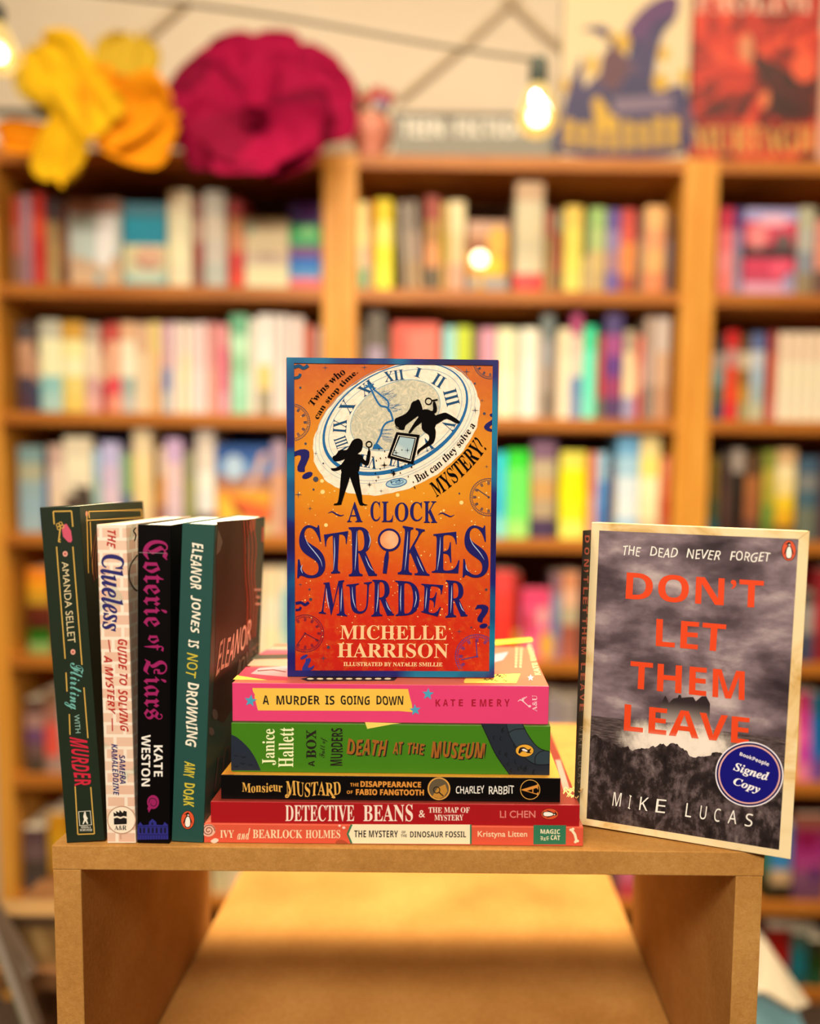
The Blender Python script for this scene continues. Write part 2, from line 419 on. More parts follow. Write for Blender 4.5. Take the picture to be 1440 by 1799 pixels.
# brick book: print
t, fs, fc = FB['B'][:3]; red = mat('#b3231f'); navy = mat('#262468')
mb = MB()
text(mb, fs, 'THE', 'sansbi', c1([(490, 210), (492, 322), (440, 312), (442, 208)]), red, wob=.04)
text(mb, fs, 'Clueless', 'serifbi', c1([(545, 352), (536, 825), (412, 815), (400, 356)]), navy, offs=.01, wob=.03)
text(mb, fs, 'GUIDE TO', 'sansbi', [(223, 1123), (223.5, 1205), (210, 1203), (206, 1122)], red, wob=.04)
text(mb, fs, 'SOLVING', 'sansbi', [(223.5, 1212), (225, 1286), (211, 1284), (207, 1211)], red, wob=.04)
stroke(mb, fs, c1([(448, 870), (458, 945)]), 2, red, 2); stroke(mb, fs, c2([(470, 280), (472, 358)]), 2, red, 2)
text(mb, fs, 'A MYSTERY', 'sansbi', [(197.5, 1152), (202.5, 1255), (190.5, 1254), (182, 1151)], red, wob=.05)
mb.build('title_lettering', t)
mb = MB()
text(mb, fs, 'SAMERA', 'sansbi', c2([(548, 500), (552, 675), (516, 675), (512, 500)]), navy, wob=.04)
text(mb, fs, 'KAMALEDDINE', 'sansbi', c2([(500, 435), (512, 745), (478, 745), (464, 435)]), navy, wob=.04)
mb.build('author_lettering', t)
mb = MB()
fpoly(mb, fs, c2(ell(527, 893, 84, 82)), mat('#f2e3cf'), 1); stroke(mb, fs, c2(ell(527, 893, 84, 82, n=50)), 1.7, mat('#b58a72'), 2, closed=True)
stroke(mb, fs, c2([(520, 976), (522, 1008)]), 2.6, mat('#c9a08a'), 2); ink = mat('#1a1513')
shape(mb, fs, c2([(480, 884), (500, 878), (520, 886), (540, 878), (558, 884), (558, 917), (482, 920)]), ink, 3)
shape(mb, fs, c2([(480, 872), (478, 846), (496, 856), (492, 838), (512, 848), (516, 832), (534, 850), (540, 836), (558, 842), (558, 872), (538, 868), (520, 875), (500, 867)]), ink, 3)
text(mb, fs, 'A&R', 'serifb', c2([(484, 925), (557, 925), (557, 953), (484, 953)]), ink, 3)
mb.build('publisher_emblem', t)
mb = MB()
stroke(mb, fc, c1(smooth_path([(612, 195), (598, 215), (612, 240), (604, 275)])), 2, ink, 1)
stroke(mb, fc, c1(smooth_path([(622, 360), (580, 420), (572, 500), (600, 560), (622, 575)])), 2.2, mat('#4b4a3c'), 1)
mb.build('front_cover_print', t)

# black book: print
t, fs, fc = FB['C'][:3]; mag = mat('#96205f', .4); white = mat('#ece8e2')
mb = MB()
text(mb, fs, 'Coterie', 'fraktur', c1([(806, 272), (800, 792), (658, 792), (655, 268)]), mag)
text(mb, fs, 'of', 'fraktur', c1([(782, 842), (780, 942), (664, 942), (664, 842)]), mag)
text(mb, fs, 'Liars', 'fraktur', [(294, 1158), (291, 1264), (253, 1264), (252, 1158)], mag)
stroke(mb, fs, c1([(632, 345), (800, 350)]), .9, mat('#8a7a80'), 3)
mb.build('title_lettering', t)
mb = MB()
text(mb, fs, 'KATE', 'sansb', c2([(774, 443), (774, 632), (721, 632), (721, 443)]), white)
text(mb, fs, 'WESTON', 'sansb', c2([(702, 380), (698, 690), (646, 690), (646, 380)]), white)
mb.build('author_lettering', t)
mb = MB()
fpoly(mb, fs, c2(ell(716, 785, 36, 42)), mag, 1); shape(mb, fs, c2([(690, 805), (705, 825), (690, 850), (686, 830), (680, 828)]), mag, 1)
stroke(mb, fs, c2(smooth_path([(690, 790), (700, 765), (725, 765), (738, 785), (728, 808), (708, 806), (702, 792)])), 1.3, mat('#3d0f28'), 2)
blue = mat('#2a2a86'); dblue = mat('#12122e')
shape(mb, fs, c2([(622, 1012), (624, 925), (640, 905), (655, 925), (690, 922), (692, 905), (712, 886), (735, 905), (738, 922), (775, 924), (785, 905), (806, 922), (808, 1010)]), blue, 1)
for x in (640, 662, 690, 714, 738, 765, 788):
    fpoly(mb, fs, c2(bx(x-6, 940, x+6, 972)), dblue, 2)
fpoly(mb, fs, c2(ell(712, 915, 6, 8, n=12)), dblue, 2)
for y in (932, 982): stroke(mb, fs, c2([(624, y), (806, y)]), .9, dblue, 2)
for x in range(632, 806, 16): stroke(mb, fs, c2([(x, 986), (x, 1010)]), .7, dblue, 2)
mb.build('building_print', t)

def penguin(mb, face, cx, cy, rx, ry, rot=0, og='#d9532f'):
    """oval bird mark, upright unless rot"""
    c, s_ = math.cos(rot*D), math.sin(rot*D)
    def Q(pts): return [(cx+(x*rx)*c-(y*ry)*s_, cy+(x*rx)*s_+(y*ry)*c) for x, y in pts]
    def el(x, y, a, b, n=30): return Q([(x+a*math.cos(2*math.pi*i/n), y+b*math.sin(2*math.pi*i/n)) for i in range(n)])
    fpoly(mb, face, el(0, 0, 1, 1), mat('#1c1512'), 2); fpoly(mb, face, el(0, 0, .93, .95), mat(og), 3)
    k = mat('#18130f'); wh = mat('#f3eee6')
    blob(mb, face, Q([(-.2, -.72), (.05, -.82), (.25, -.68), (.25, -.45), (.42, -.2), (.66, .3), (.6, .38), (.45, .15), (.42, .55), (.25, .78), (-.3, .78), (-.42, .55), (-.42, .15), (-.6, .38), (-.66, .3), (-.4, -.2), (-.2, -.45)]), k, 4)
    shape(mb, face, Q([(-.2, -.72), (-.6, -.6), (-.2, -.6)]), k, 4)
    blob(mb, face, Q([(-.12, -.32), (.18, -.34), (.36, .1), (.3, .6), (0, .72), (-.3, .6), (-.34, .1)]), wh, 5)
    blob(mb, face, Q([(-.02, -.58), (.16, -.6), (.16, -.46), (-.02, -.5)]), wh, 5)
# teal book: print
t, fs, fc = FB['E'][:3]; yel = mat('#c9b93a'); cream = mat('#efe7d6')
mb = MB()
text(mb, fs, 'ELEANOR', 'sansbi', c1([(1018, 288), (1003, 570), (938, 562), (950, 285)]), cream, wob=.05)
text(mb, fs, 'JONES', 'sansbi', c1([(1008, 605), (995, 832), (930, 828), (940, 602)]), cream, wob=.05)
text(mb, fs, 'IS', 'sansbi', c1([(996, 870), (990, 925), (927, 918), (930, 868)]), cream, wob=.05)
text(mb, fs, 'NOT', 'sansi', [(348, 1148), (345, 1192), (327, 1190), (328.5, 1146)], yel, wob=.05, offs=.008)
text(mb, fs, 'DROWNING', 'sansbi', c2([(990, 66), (978, 455), (912, 450), (921, 62)]), cream, wob=.05)
mb.build('title_lettering', t)
mb = MB(); text(mb, fs, 'AMY', 'sansbi', c2([(968, 545), (966, 640), (900, 640), (906, 538)]), yel, wob=.04)
text(mb, fs, 'DOAK', 'sansbi', c2([(966, 668), (962, 815), (898, 815), (902, 668)]), yel, wob=.04); mb.build('author_lettering', t)
mb = MB(); penguin(mb, fs, 60+925*.29167, 1180+893*.29167, 12, 16.5); mb.build('publisher_emblem', t)
mb = MB()
shape(mb, fc, [(380, 917), (383, 930), (379, 958), (379.5, 1040), (378, 1130), (376, 1190), (372, 1260), (392, 1270), (415, 1235), (428, 1200), (437, 1150), (438, 1060), (434, 1010), (432, 985), (437, 940), (440, 912)], mat('#3a211c'), 1)
shape(mb, fc, [(383, 930), (381, 952), (380, 975), (386, 968), (391, 952)], mat('#6d6358'), 2)
shape(mb, fc, [(440, 912), (432, 960), (434, 990), (438, 1030), (441, 1090), (444, 1125), (452, 1100), (458, 1020), (462, 915)], mat('#3f5048'), 2)
shape(mb, fc, [(440, 912), (437, 925), (440, 936), (447, 930), (449, 911)], mat('#8a5a48'), 3)
for k in range(8):
    x = 425+k*2.6; stroke(mb, fc, smooth_path([(x, 914), (x+2+k*.6, 960), (x+3, 1010), (x+7, 1060), (x+4, 1120)]), 1.1, mat('#a8442c' if k % 2 else '#5d2a20'), 3)
fpoly(mb, fc, [(460, 926), (463, 926), (462, 952), (459, 952)], mat('#b05a4a'), 3)
pk = mat('#e3b5a4')
text(mb, fc, 'ELEANOR', 'sansi', [(384, 1130), (441, 1088), (440, 1126), (378, 1190)], pk, wob=.05, offs=.012, layer=4)
text(mb, fc, 'JONES', 'sansi', [(416, 1162), (453, 1128), (450, 1158), (412, 1200)], mat('#9a7a6c'), wob=.05, offs=.012, layer=4)
for y, a, b in ((1036, 446, 459), (1049, 449, 456), (1061, 448, 458)):
    for k in range(4): fpoly(mb, fc, bx(a+(b-a)*k/4, y-2, a+(b-a)*(k+.75)/4, y+2), mat('#c9a89a'), 4)
for x, y, r in ((378, 1255, 9), (372, 1285, 7)): blob(mb, fc, [(x-4, y-r), (x+3, y-r*.6), (x+4, y+r*.7), (x-1, y+r), (x-5, y+r*.3)], mat('#6b5a58'), 2)
for pts in ([(383, 1330), (379, 1365), (376, 1392)], [(381, 1334), (392, 1330), (389, 1360), (378, 1390)], [(395, 1315), (391, 1352), (400, 1340), (402, 1312), (395, 1316)]):
    stroke(mb, fc, smooth_path(pts), 2.0, mat('#5e4a44'), 4)
mb.build('front_cover_print', t)

# ---------------- the lying stack
def lying(key, label, x0, y0a, y0b, x1, y1a, y1b, Y, W, m_sp, m_top, m_bot=None, z0=None, board=.0006, name='paperback_book'):
    """spine facing the camera; pixel box: left top/bottom y, right top/bottom y"""
    a = atY(x0, (y0a+y0b)/2, Y); b = atY(x1, (y1a+y1b)/2, Y)
    H = b.x-a.x; T = ((atY(x0, y0a, Y)-atY(x0, y0b, Y)).z+(atY(x1, y1a, Y)-atY(x1, y1b, Y)).z)/2
    z = z0; o = Vector((a.x, Y, z))
    u, v, n = Vector((0, 0, 1)), Vector((1, 0, 0)), Vector((0, 1, 0))
    t = hero(name, label, o, u, v, n, T, H, W, m_sp, m_top, m_bot or m_top, M_PAGE_Z, board=board)
    FB[key] = (t, Face(o, v, u), Face(o+u*T, v, n), z+T)
    return z+T
z = ZT+.0002
coral = mat('#d9573f', .4); crm = mat('#f3e6c4', .4); bred = mat('#a3141c', .4); blk = mat('#080607', .4, .2)
z = lying('ivy', 'lowest book of the lying stack, wide and thin, coral and cream spine with green panel', 358, 1449, 1481, 1024.5, 1448.5, 1484, .5115, .205, coral, mat('#d8765c', .4), z0=z, board=.0022, name='picture_book')+.0001
z = lying('beans', 'second book from the bottom of the lying stack, red spine with white serif capitals', 370, 1410.5, 1446.5, 1018, 1409, 1447, .5128, .155, bred, mat('#7d2a20', .35), z0=z)+.0001
z = lying('mons', 'black-spined book in the middle of the lying stack with mustard lettering', 388, 1361.5, 1405, 984, 1366.5, 1407.5, .517, .14, blk, mat('#c98e2c', .35), z0=z)+.0001
z = lying('mus', 'thick green-spined book in the lying stack, right under the pink one', 406.5, 1268, 1354, 966, 1276, 1362, .5225, .129, mat('#3f7a17', .4), mat('#2c5410', .4), z0=z)+.0001
z = lying('pink', 'hot pink-spined book on top of the lying stack, under the standing orange book', 408, 1195, 1262, 963.5, 1201, 1268, .526, .129, mat('#dd3f77', .45), mat('#c4604a', .4), z0=z)+.0001
Z_STACK = z
c3 = tr(340, 1110, .25); c4 = tr(660, 1110, .26389)
# coral book
t, fs, ft, _ = FB['ivy']; grn = mat('#2f7657')
mb = MB()
shape(mb, fs, c3([(1112, 1352), (1085, 1420), (1112, 1487)])+c4([(632, 1413), (632, 1283)]), crm, 1); mb.build('title_panel', t); mb = MB()
stroke(mb, fs, c3([(1110, 1353), (1082, 1420), (1110, 1487)]), 3.4, grn, 2); stroke(mb, fs, c4([(632, 1283), (632, 1413)]), 3, grn, 2)
mb.build('green_edging', t); mb = MB(); fpoly(mb, fs, c4([(1050, 1286), (1266, 1288), (1264, 1415), (1048, 1415)]), grn, 1); mb.build('green_panel', t); mb = MB()
stroke(mb, fs, c4(smooth_path([(1302, 1318), (1322, 1345), (1330, 1370), (1335, 1398)])), 4.5, crm, 2)
for x, y in ((1297, 1318), (1312, 1312), (1328, 1398), (1342, 1392)): fpoly(mb, fs, c4(ell(x, y, 10, 9, n=12)), crm, 2)
fpoly(mb, fs, c3(ell(105, 1395, 48, 44)), mat('#e9b6a0'), 1)
stroke(mb, fs, c3([(105+(6+i*1.7)*math.cos(i*.55), 1395+(6+i*1.6)*math.sin(i*.55)) for i in range(24)]), 1.5, mat('#7a3a30'), 2)
blob(mb, fs, c3([(120, 1470), (150, 1450), (175, 1460), (165, 1478), (140, 1485)]), mat('#ecd0c0'), 1)
fpoly(mb, fs, c3(ell(1025, 1362, 9, 8, n=12)), mat('#ecd0c0'), 1); fpoly(mb, fs, c3(ell(1055, 1376, 11, 9, n=12)), mat('#ecd0c0'), 1)
blob(mb, fs, c3([(1000, 1487), (1010, 1465), (1040, 1462), (1068, 1472), (1078, 1487)]), mat('#a84a30'), 1)
mb.build('spine_print', t)
mb = MB(); hol = mat('#f6d9b4'); dark = mat('#1d1512')
text(mb, fs, 'IVY', 'serifb', c3(bx(187, 1394, 284, 1448)), hol); text(mb, fs, 'and', 'script', c3(bx(308, 1378, 398, 1460)), hol)
text(mb, fs, 'BEARLOCK', 'serifb', c3([(416, 1388), (765, 1392), (765, 1450), (416, 1450)]), hol); text(mb, fs, 'HOLMES', 'serifb', c3(bx(788, 1392, 1030, 1450)), hol)
text(mb, fs, 'THE MYSTERY', 'sansb', [(622, 1458.5), (699, 1459), (699, 1471), (622, 1471)], dark)
text(mb, fs, 'OF', 'sansb', c4(bx(172, 1325, 198, 1342)), dark); text(mb, fs, 'THE', 'sansb', c4(bx(166, 1348, 206, 1366)), dark)
text(mb, fs, 'DINOSAUR FOSSIL', 'sansb', c4(bx(228, 1328, 600, 1368)), dark)
mb.build('title_lettering', t)
mb = MB(); text(mb, fs, 'Kristyna Litten', 'gill', c4(bx(678, 1326, 1007, 1376)), hol, offs=.008); mb.build('author_lettering', t)
mb = MB(); text(mb, fs, 'MAGIC', 'sansb', c4(bx(1096, 1314, 1225, 1344)), crm, wob=.04); text(mb, fs, 'CAT', 'sansb', c4(bx(1163, 1354, 1226, 1385)), crm, wob=.04)
for k, (a, b) in enumerate((((1095, 1362), (1112, 1366)), ((1095, 1375), (1112, 1372)), ((1098, 1386), (1113, 1378)), ((1150, 1362), (1134, 1366)), ((1152, 1375), (1134, 1372)), ((1148, 1386), (1134, 1378)), ((1116, 1372), (1130, 1372)), ((1123, 1372), (1123, 1384)), ((1114, 1386), (1132, 1386)))):
    stroke(mb, fs, c4([a, b]), 1, crm, 2)
mb.build('publisher_emblem', t)
# red book
t, fs, ft, _ = FB['beans']; pw = mat('#f2dcd0')
mb = MB(); text(mb, fs, 'DETECTIVE', 'serifb', [(501, 1414), (622, 1414), (622, 1443), (501, 1443)], pw); text(mb, fs, 'BEANS', 'serifb', [(638, 1414), (725, 1413), (725, 1443), (638, 1443)], pw)
text(mb, fs, '&', 'serifb', c4(bx(286, 1187, 327, 1235)), pw); text(mb, fs, 'THE MAP OF', 'serifb', c4(bx(350, 1167, 624, 1204)), pw, wob=.03); text(mb, fs, 'MYSTERY', 'serifb', c4(bx(390, 1217, 583, 1256)), pw, wob=.03)
mb.build('title_lettering', t)
mb = MB(); text(mb, fs, 'LI CHEN', 'gill', c4(bx(826, 1190, 1062, 1238)), mat('#dd7f78'), offs=.01); mb.build('author_lettering', t)
mb = MB(); penguin(mb, fs, *c4([(1157, 1212)])[0], 10, 15.5, rot=90); mb.build('publisher_emblem', t)
mb = MB()
for k in range(14):
    x, y = 1000+random.uniform(-12, 12), 1395+random.uniform(-8, 8)
    stroke(mb, ft, smooth_path([(x, y), (x+4, y-5), (x+9, y), (x+13, y-4)]), 1.4, mat('#e0b070'), 1)
fpoly(mb, ft, [(975, 1335), (984, 1335), (1000, 1385), (990, 1392)], mat('#a88078'), 1)
mb.build('front_cover_print', t)
# black-spined book
t, fs, ft, _ = FB['mons']; must = mat('#dfa94e'); must2 = mat('#d88f3a')
mb = MB(); text(mb, fs, 'Monsieur', 'serifb', c3([(340, 1062), (625, 1058), (625, 1124), (340, 1128)]), must, wob=.05)
text(mb, fs, 'MUSTARD', 'serifb', c3([(648, 1048), (1035, 1058), (1035, 1150), (648, 1156)]), must, wob=.05)
stroke(mb, fs, c3(smooth_path([(672, 1120), (668, 1155), (650, 1162), (648, 1148), (660, 1146)])), 2.2, must, 2); stroke(mb, fs, c3(smooth_path([(950, 1115), (975, 1150), (990, 1160), (988, 1166), (970, 1160)])), 2.2, must, 2)
text(mb, fs, 'THE', 'sansb', c3(bx(1100, 1062, 1160, 1086)), must2); text(mb, fs, 'DISAPPEARANCE', 'sansb', [(633, 1372), (739.5, 1373.5), (739.5, 1383.5), (633, 1382.5)], must2, offs=.02)
text(mb, fs, 'OF', 'sansb', c3(bx(1076, 1115, 1118, 1138)), must2); text(mb, fs, 'FABIO FANGTOOTH', 'sansb', [(625, 1386), (744.5, 1387), (744.5, 1397.5), (625, 1396.5)], must2, offs=.02)
mb.build('title_lettering', t)
mb = MB(); text(mb, fs, 'CHARLEY', 'sans', c4([(532, 1030), (722, 1025), (722, 1075), (532, 1078)]), white, wob=.05, offs=.012); text(mb, fs, 'RABBiT', 'sans', c4([(752, 1026), (920, 1022), (920, 1078), (752, 1080)]), white, wob=.05, offs=.012); mb.build('author_lettering', t)
mb = MB(); cc = c4([(420, 1044)])[0]
fpoly(mb, fs, ell(*cc, 20, 20), mat('#d9a04a'), 2); fpoly(mb, fs, ell(*cc, 17.5, 17.8), mat('#5f513c'), 3)
shape(mb, fs, [(cc[0]-12, cc[1]+14), (cc[0]-2, cc[1]-2), (cc[0]+11, cc[1]-8), (cc[0]+15, cc[1]+4), (cc[0]+9, cc[1]+14), (cc[0], cc[1]+17.4)], mat('#b98433'), 4)
stroke(mb, fs, ell(cc[0]-4, cc[1]+2, 5.5, 5.5, n=20), 1.6, dark, 5, closed=True); stroke(mb, fs, [(cc[0], cc[1]+6), (cc[0]+8, cc[1]+13)], 2, dark, 5)
c5_ = c4([(1027, 1050)])[0]; stroke(mb, fs, ell(*c5_, 17, 17), 1.1, must, 2, closed=True)
text(mb, fs, 'A', 'serifb', c4([(968, 1090), (968, 1012), (1080, 1012), (1080, 1090)]), must2, 2)
mb.build('spine_emblem', t)
mb = MB(); fpoly(mb, ft, [(388, 1361), (406, 1352), (420, 1352), (410, 1361)], mat('#c9812a'), 1); fpoly(mb, ft, [(966, 1320), (984, 1366), (966, 1366)], mat('#c9963c'), 1); mb.build('front_cover_print', t)
# green book
t, fs, ft, _ = FB['mus']; slate = mat('#1d2636'); slate2 = mat('#2c3a45'); bdark = mat('#6b3a12')
mb = MB()
shape(mb, fs, smooth_path(c3([(264, 722), (310, 745), (380, 810), (432, 885), (472, 974)]))+c3([(264, 974)]), slate, 1); mb.build('dark_curve_print', t); mb = MB()
shape(mb, fs, smooth_path(c4([(702, 612), (745, 705), (800, 820), (855, 905), (890, 950)]))+c4([(1155, 955), (1158, 795)])+smooth_path(c4([(1155, 795), (1105, 782), (1060, 750), (1010, 680), (975, 612)])), mat('#1c2330'), 1)
shape(mb, fs, smooth_path(c4([(868, 612), (890, 690), (930, 760), (985, 830), (1060, 880), (1155, 882)]))+c4([(1157, 795)])+smooth_path(c4([(1155, 795), (1105, 782), (1060, 750), (1010, 680), (975, 612)])), slate2, 2)
for pts in ([(868, 612), (890, 690), (930, 760), (985, 830), (1060, 880), (1155, 882)], [(975, 612), (1010, 680), (1060, 750), (1105, 782), (1155, 795)], [(702, 612), (745, 705), (800, 820), (890, 950)], [(885, 670), (930, 648), (990, 645)], [(1060, 880), (1062, 830), (1090, 800), (1120, 790)]): stroke(mb, fs, smooth_path(c4(pts)), 1.3, mat('#0b0d12'), 3)
random.seed(3)
for k in range(34):
    x = random.uniform(745, 1110); y = random.uniform(640, 940)
    if x < 745+(y-640)*.5 or (x > 850+(y-620)*.75): continue
    stroke(mb, fs, c4(ell(x, y, 14, 12, n=6, a0=100, a1=260)), 1.2, mat('#0b0d12'), 3)
for x, y in ((300, 860), (345, 915), (300, 935), (400, 925), (350, 870)): stroke(mb, fs, c3(ell(x, y, 14, 13, n=6, a0=20, a1=170)), 1.0, mat('#0b0d12'), 3)
mb.build('tentacle_print', t); mb = MB()
shape(mb, fs, [(641, 1268.6), (705, 1270.5), (690, 1272), (645, 1280.5)], mat('#ead66a'), 2)
mb.build('yellow_tab_print', t)
mb = MB(); pale = mat('#e9edc0')
text(mb, fs, 'Janice', 'serifb', c3([(480, 938), (485, 682), (580, 682), (580, 935)]), pale); text(mb, fs, 'Hallett', 'serifb', c3([(596, 952), (600, 672), (705, 672), (702, 950)]), pale)
mb.build('author_lettering', t)
mb = MB()
text(mb, fs, 'BOX', 'serifb', c3([(790, 888), (790, 688), (862, 688), (862, 888)]), dark, offs=.008); text(mb, fs, 'A', 'sansb', c3([(806, 945), (806, 906), (850, 906), (850, 945)]), dark)
text(mb, fs, 'Full of', 'script', c3([(882, 885), (890, 742), (942, 742), (938, 885)]), dark); text(mb, fs, 'MURDERS', 'sansb', c3([(960, 940), (970, 676), (1048, 676), (1046, 940)]), dark, wob=.03)
for s_, q in (('DEATH', c3([(1075, 752), (1362, 758), (1358, 868), (1075, 862)])), ('AT', c4(bx(112, 732, 182, 812))), ('THE', c4([(210, 738), (325, 742), (325, 815), (210, 812)])), ('MUSEUM', c4([(366, 725), (732, 740), (728, 845), (366, 836)]))):
    text(mb, fs, s_, 'sansbi', [(x+2, y+1.6) for x, y in q], dark, wob=.05, offs=.01, layer=2); text(mb, fs, s_, 'sansbi', q, mat('#9a5a1e'), wob=.05, offs=.005, layer=3)
mb.build('title_lettering', t)
mb = MB(); pc = c4([(990, 790)])[0]
fpoly(mb, fs, ell(*pc, 16.5, 11.5), dark, 4); fpoly(mb, fs, ell(*pc, 15.4, 10.5), mat('#e2a634'), 5)
blob(mb, fs, [(pc[0]-11, pc[1]+2), (pc[0]-8, pc[1]-5), (pc[0]-1, pc[1]-6), (pc[0]+6, pc[1]-2), (pc[0]+11, pc[1]-4), (pc[0]+9, pc[1]+2), (pc[0]+12, pc[1]+4), (pc[0]+5, pc[1]+4), (pc[0]+1, pc[1]+2), (pc[0]-4, pc[1]+1), (pc[0]-9, pc[1]+5)], dark, 6)
blob(mb, fs, [(pc[0]-5, pc[1]-2), (pc[0]-1, pc[1]-3.4), (pc[0]+5, pc[1]), (pc[0]+3, pc[1]+1.6), (pc[0]-2, pc[1]+.2)], white, 7)
mb.build('publisher_emblem', t)
# pink book
t, fs, ft, _ = FB['pink']; sky = mat('#4a9fc4'); lab = mat('#f0bf4c')
mb = MB()
shape(mb, fs, c3([(412, 395), (418, 420), (430, 440), (428, 460), (452, 552), (1440, 556)])+c4([(245, 535), (240, 480), (228, 440), (214, 381)]), lab, 1)
star5(mb, fs, *c3([(400, 484)])[0], 11.5, sky, 2, 8); star5(mb, fs, *c4([(347, 414)])[0], 11, sky, 2, 5); star5(mb, fs, *c4([(262, 520)])[0], 10.5, sky, 2, -6)
mb.build('spine_label_print', t)
mb = MB()
for s_, a, b in (('A', 486, 530), ('MURDER', 582, 886), ('IS', 925, 990), ('GOING', 1032, 1236)): text(mb, fs, s_, 'sansb', c3([(a, 447), (b, 450), (b, 512), (a, 511)]), dark, wob=.04)
text(mb, fs, 'DOWN', 'sansb', c4([(4, 427), (182, 426), (182, 487), (4, 487)]), dark, wob=.04)
mb.build('title_lettering', t)
mb = MB(); dr = mat('#a3102a')
for s_, a, b in (('K', 397, 430), ('A', 447, 480), ('T', 497, 528), ('E', 552, 580), ('E', 637, 665), ('M', 692, 735), ('E', 752, 778), ('R', 806, 838), ('Y', 856, 890)): text(mb, fs, s_, 'sansb', c4(bx(a, 447+(a % 5), b, 494+(b % 4))), dr)
mb.build('author_lettering', t)
mb = MB(); wp = mat('#f6c9d4')
text(mb, fs, 'A&U', 'serifb', c4([(1040, 530), (1040, 422), (1073, 422), (1073, 530)]), wp)
for k in range(6): stroke(mb, fs, c4(smooth_path([(1022, 500), (1000-k*4, 480-k*4), (965-k*3+k*k*2, 455-k*4), (945+k*12, 462-k*6)])), 1.2, wp, 2)
fpoly(mb, fs, c4(ell(1023, 495, 10, 8, n=12)), wp, 2)
mb.build('publisher_emblem', t)
mb = MB()
shape(mb, ft, [(409, 1194), (417, 1186), (470, 1195)], lab, 1)
fpoly(mb, ft, [(418, 1187), (432, 1172), (505, 1172), (505, 1195), (470, 1195)], mat('#d8314a'), 1)
fpoly(mb, ft, [(440, 1184), (455, 1174), (505, 1170), (505, 1190)], mat('#e08a90'), 2); stroke(mb, ft, [(452, 1179), (480, 1177), (502, 1181)], 1.6, dark, 3)
fpoly(mb, ft, [(434, 1170), (446, 1158), (506, 1158), (506, 1171)], mat('#a08470'), 2); fpoly(mb, ft, [(440, 1159), (452, 1150), (506, 1149), (506, 1157)], mat('#3d3a30'), 3)
fpoly(mb, ft, [(453, 1150), (468, 1142), (506, 1142), (506, 1149)], mat('#c9485a'), 3); fpoly(mb, ft, [(468, 1142), (478, 1136), (506, 1136), (506, 1142)], mat('#9a8a7a'), 3)
shape(mb, ft, c4([(585, 330), (612, 290), (962, 280), (935, 342), (590, 342)]), mat('#f0d058'), 2)
for k in range(12):
    x, y = 705+random.uniform(0, 160), 292+random.uniform(0, 38); stroke(mb, ft, c4(smooth_path([(x, y), (x+10, y-8), (x+18, y+2), (x+30, y-4)])), 1.0, dark, 3)
shape(mb, ft, c4([(785, 60), (1035, 42), (1045, 62), (786, 88)]), mat('#f2d23a'), 2)
shape(mb, ft, c4([(786, 150), (884, 134), (845, 190), (786, 205)]), mat('#dd96a4'), 2)
star5(mb, ft, *c4([(1030, 308)])[0], 6, mat('#a8c4cc'), 3)
text(mb, ft, 'KATE EMERY', 'sansb', c4([(1058, 290), (1005, 84), (1034, 76), (1098, 288)]), mat('#f0c08a'), 3)
for k in (0, 1):
    for j in range(7): fpoly(mb, ft, c4([(930+30*k+j*1-5, 240-j*20), (945+30*k+j*1-5, 240-j*20), (944+30*k+j*1-5, 226-j*20), (929+30*k+j*1-5, 226-j*20)]), mat('#e3a882'), 3)
shape(mb, ft, [(528, 1193), (545, 1189), (700, 1189), (692, 1196), (540, 1197)], mat('#2a1a1c'), 2)
for k in range(9): fpoly(mb, ft, ell(545+k*17, 1193, 6, 1.6, n=10), mat('#e6d9b4'), 3)
mb.build('front_cover_print', t)

# ---------------- orange book with the clock, standing on the stack
YC = .5445; ca = tr(490, 610, .27778); cb = tr(490, 860, .27778)
P = [atY(*p, YC) for p in ((503, 627), (875.5, 632), (868, 1190), (504, 1187))]
Hc = ((P[0]-P[3]).length+(P[1]-P[2]).length)/2; Wc = ((P[1]-P[0]).length+(P[2]-P[3]).length)/2
oc = Vector(((P[0].x+P[3].x)/2, YC, Z_STACK+.0002)); TC = .030
def clock_cover():
    t = NT('orange_cover_print', .42, .4); v = t.coord('Object'); X = t.sep(v)
    h = t.math('DIVIDE', X[2], Hc); xx = t.math('DIVIDE', X[0], Wc)
    n1 = t.noise(v, 28, 6, .65); n2 = t.noise(v, 160, 4, .7)
    hh = t.math('ADD', h, t.math('MULTIPLY', t.math('SUBTRACT', n1, .5), .16))
    base = t.ramp(hh, [(0, '#b0100c'), (.14, '#c41c0b'), (.3, '#cc3c0b'), (.45, '#d0650a'), (.58, '#da8c0c'), (.72, '#da8e0c'), (.88, '#c96c0e'), (1, '#bb5210')])
    edge = t.math('MULTIPLY', t.math('ABSOLUTE', t.math('SUBTRACT', xx, .5)), 2)
    base = t.mix(t.math('MULTIPLY', t.math('POWER', edge, 3), .3), base, '#b8480e')
    base = t.mix(t.math('MULTIPLY', t.math('SUBTRACT', n2, .5, clamp=True), .8), base, '#e2a22a')
    t.col(base); return t.m
def border_print():
    t = NT('blue_border_print', .4, .4); v = t.coord('Object')
    n = t.noise(v, 16, 2, .5, .4); t.col(t.ramp(n, [(.38, '#14094e'), (.47, '#141a6c'), (.55, '#055a8a'), (.62, '#0a7299')])); return t.m
mC, mBd = clock_cover(), border_print()
clock = thing('paperback_book', oc, 'orange book with a white clock face on its cover, standing upright on the lying stack', 'book', 'books on the fibreboard riser')
mb = MB()
mb.box((oc.x, oc.y, oc.z), (oc.x+Wc, oc.y+.0006, oc.z+Hc), mC)
mb.box((oc.x, oc.y+.0006, oc.z), (oc.x+.0006, oc.y+TC, oc.z+Hc), mat('#d8641c'))
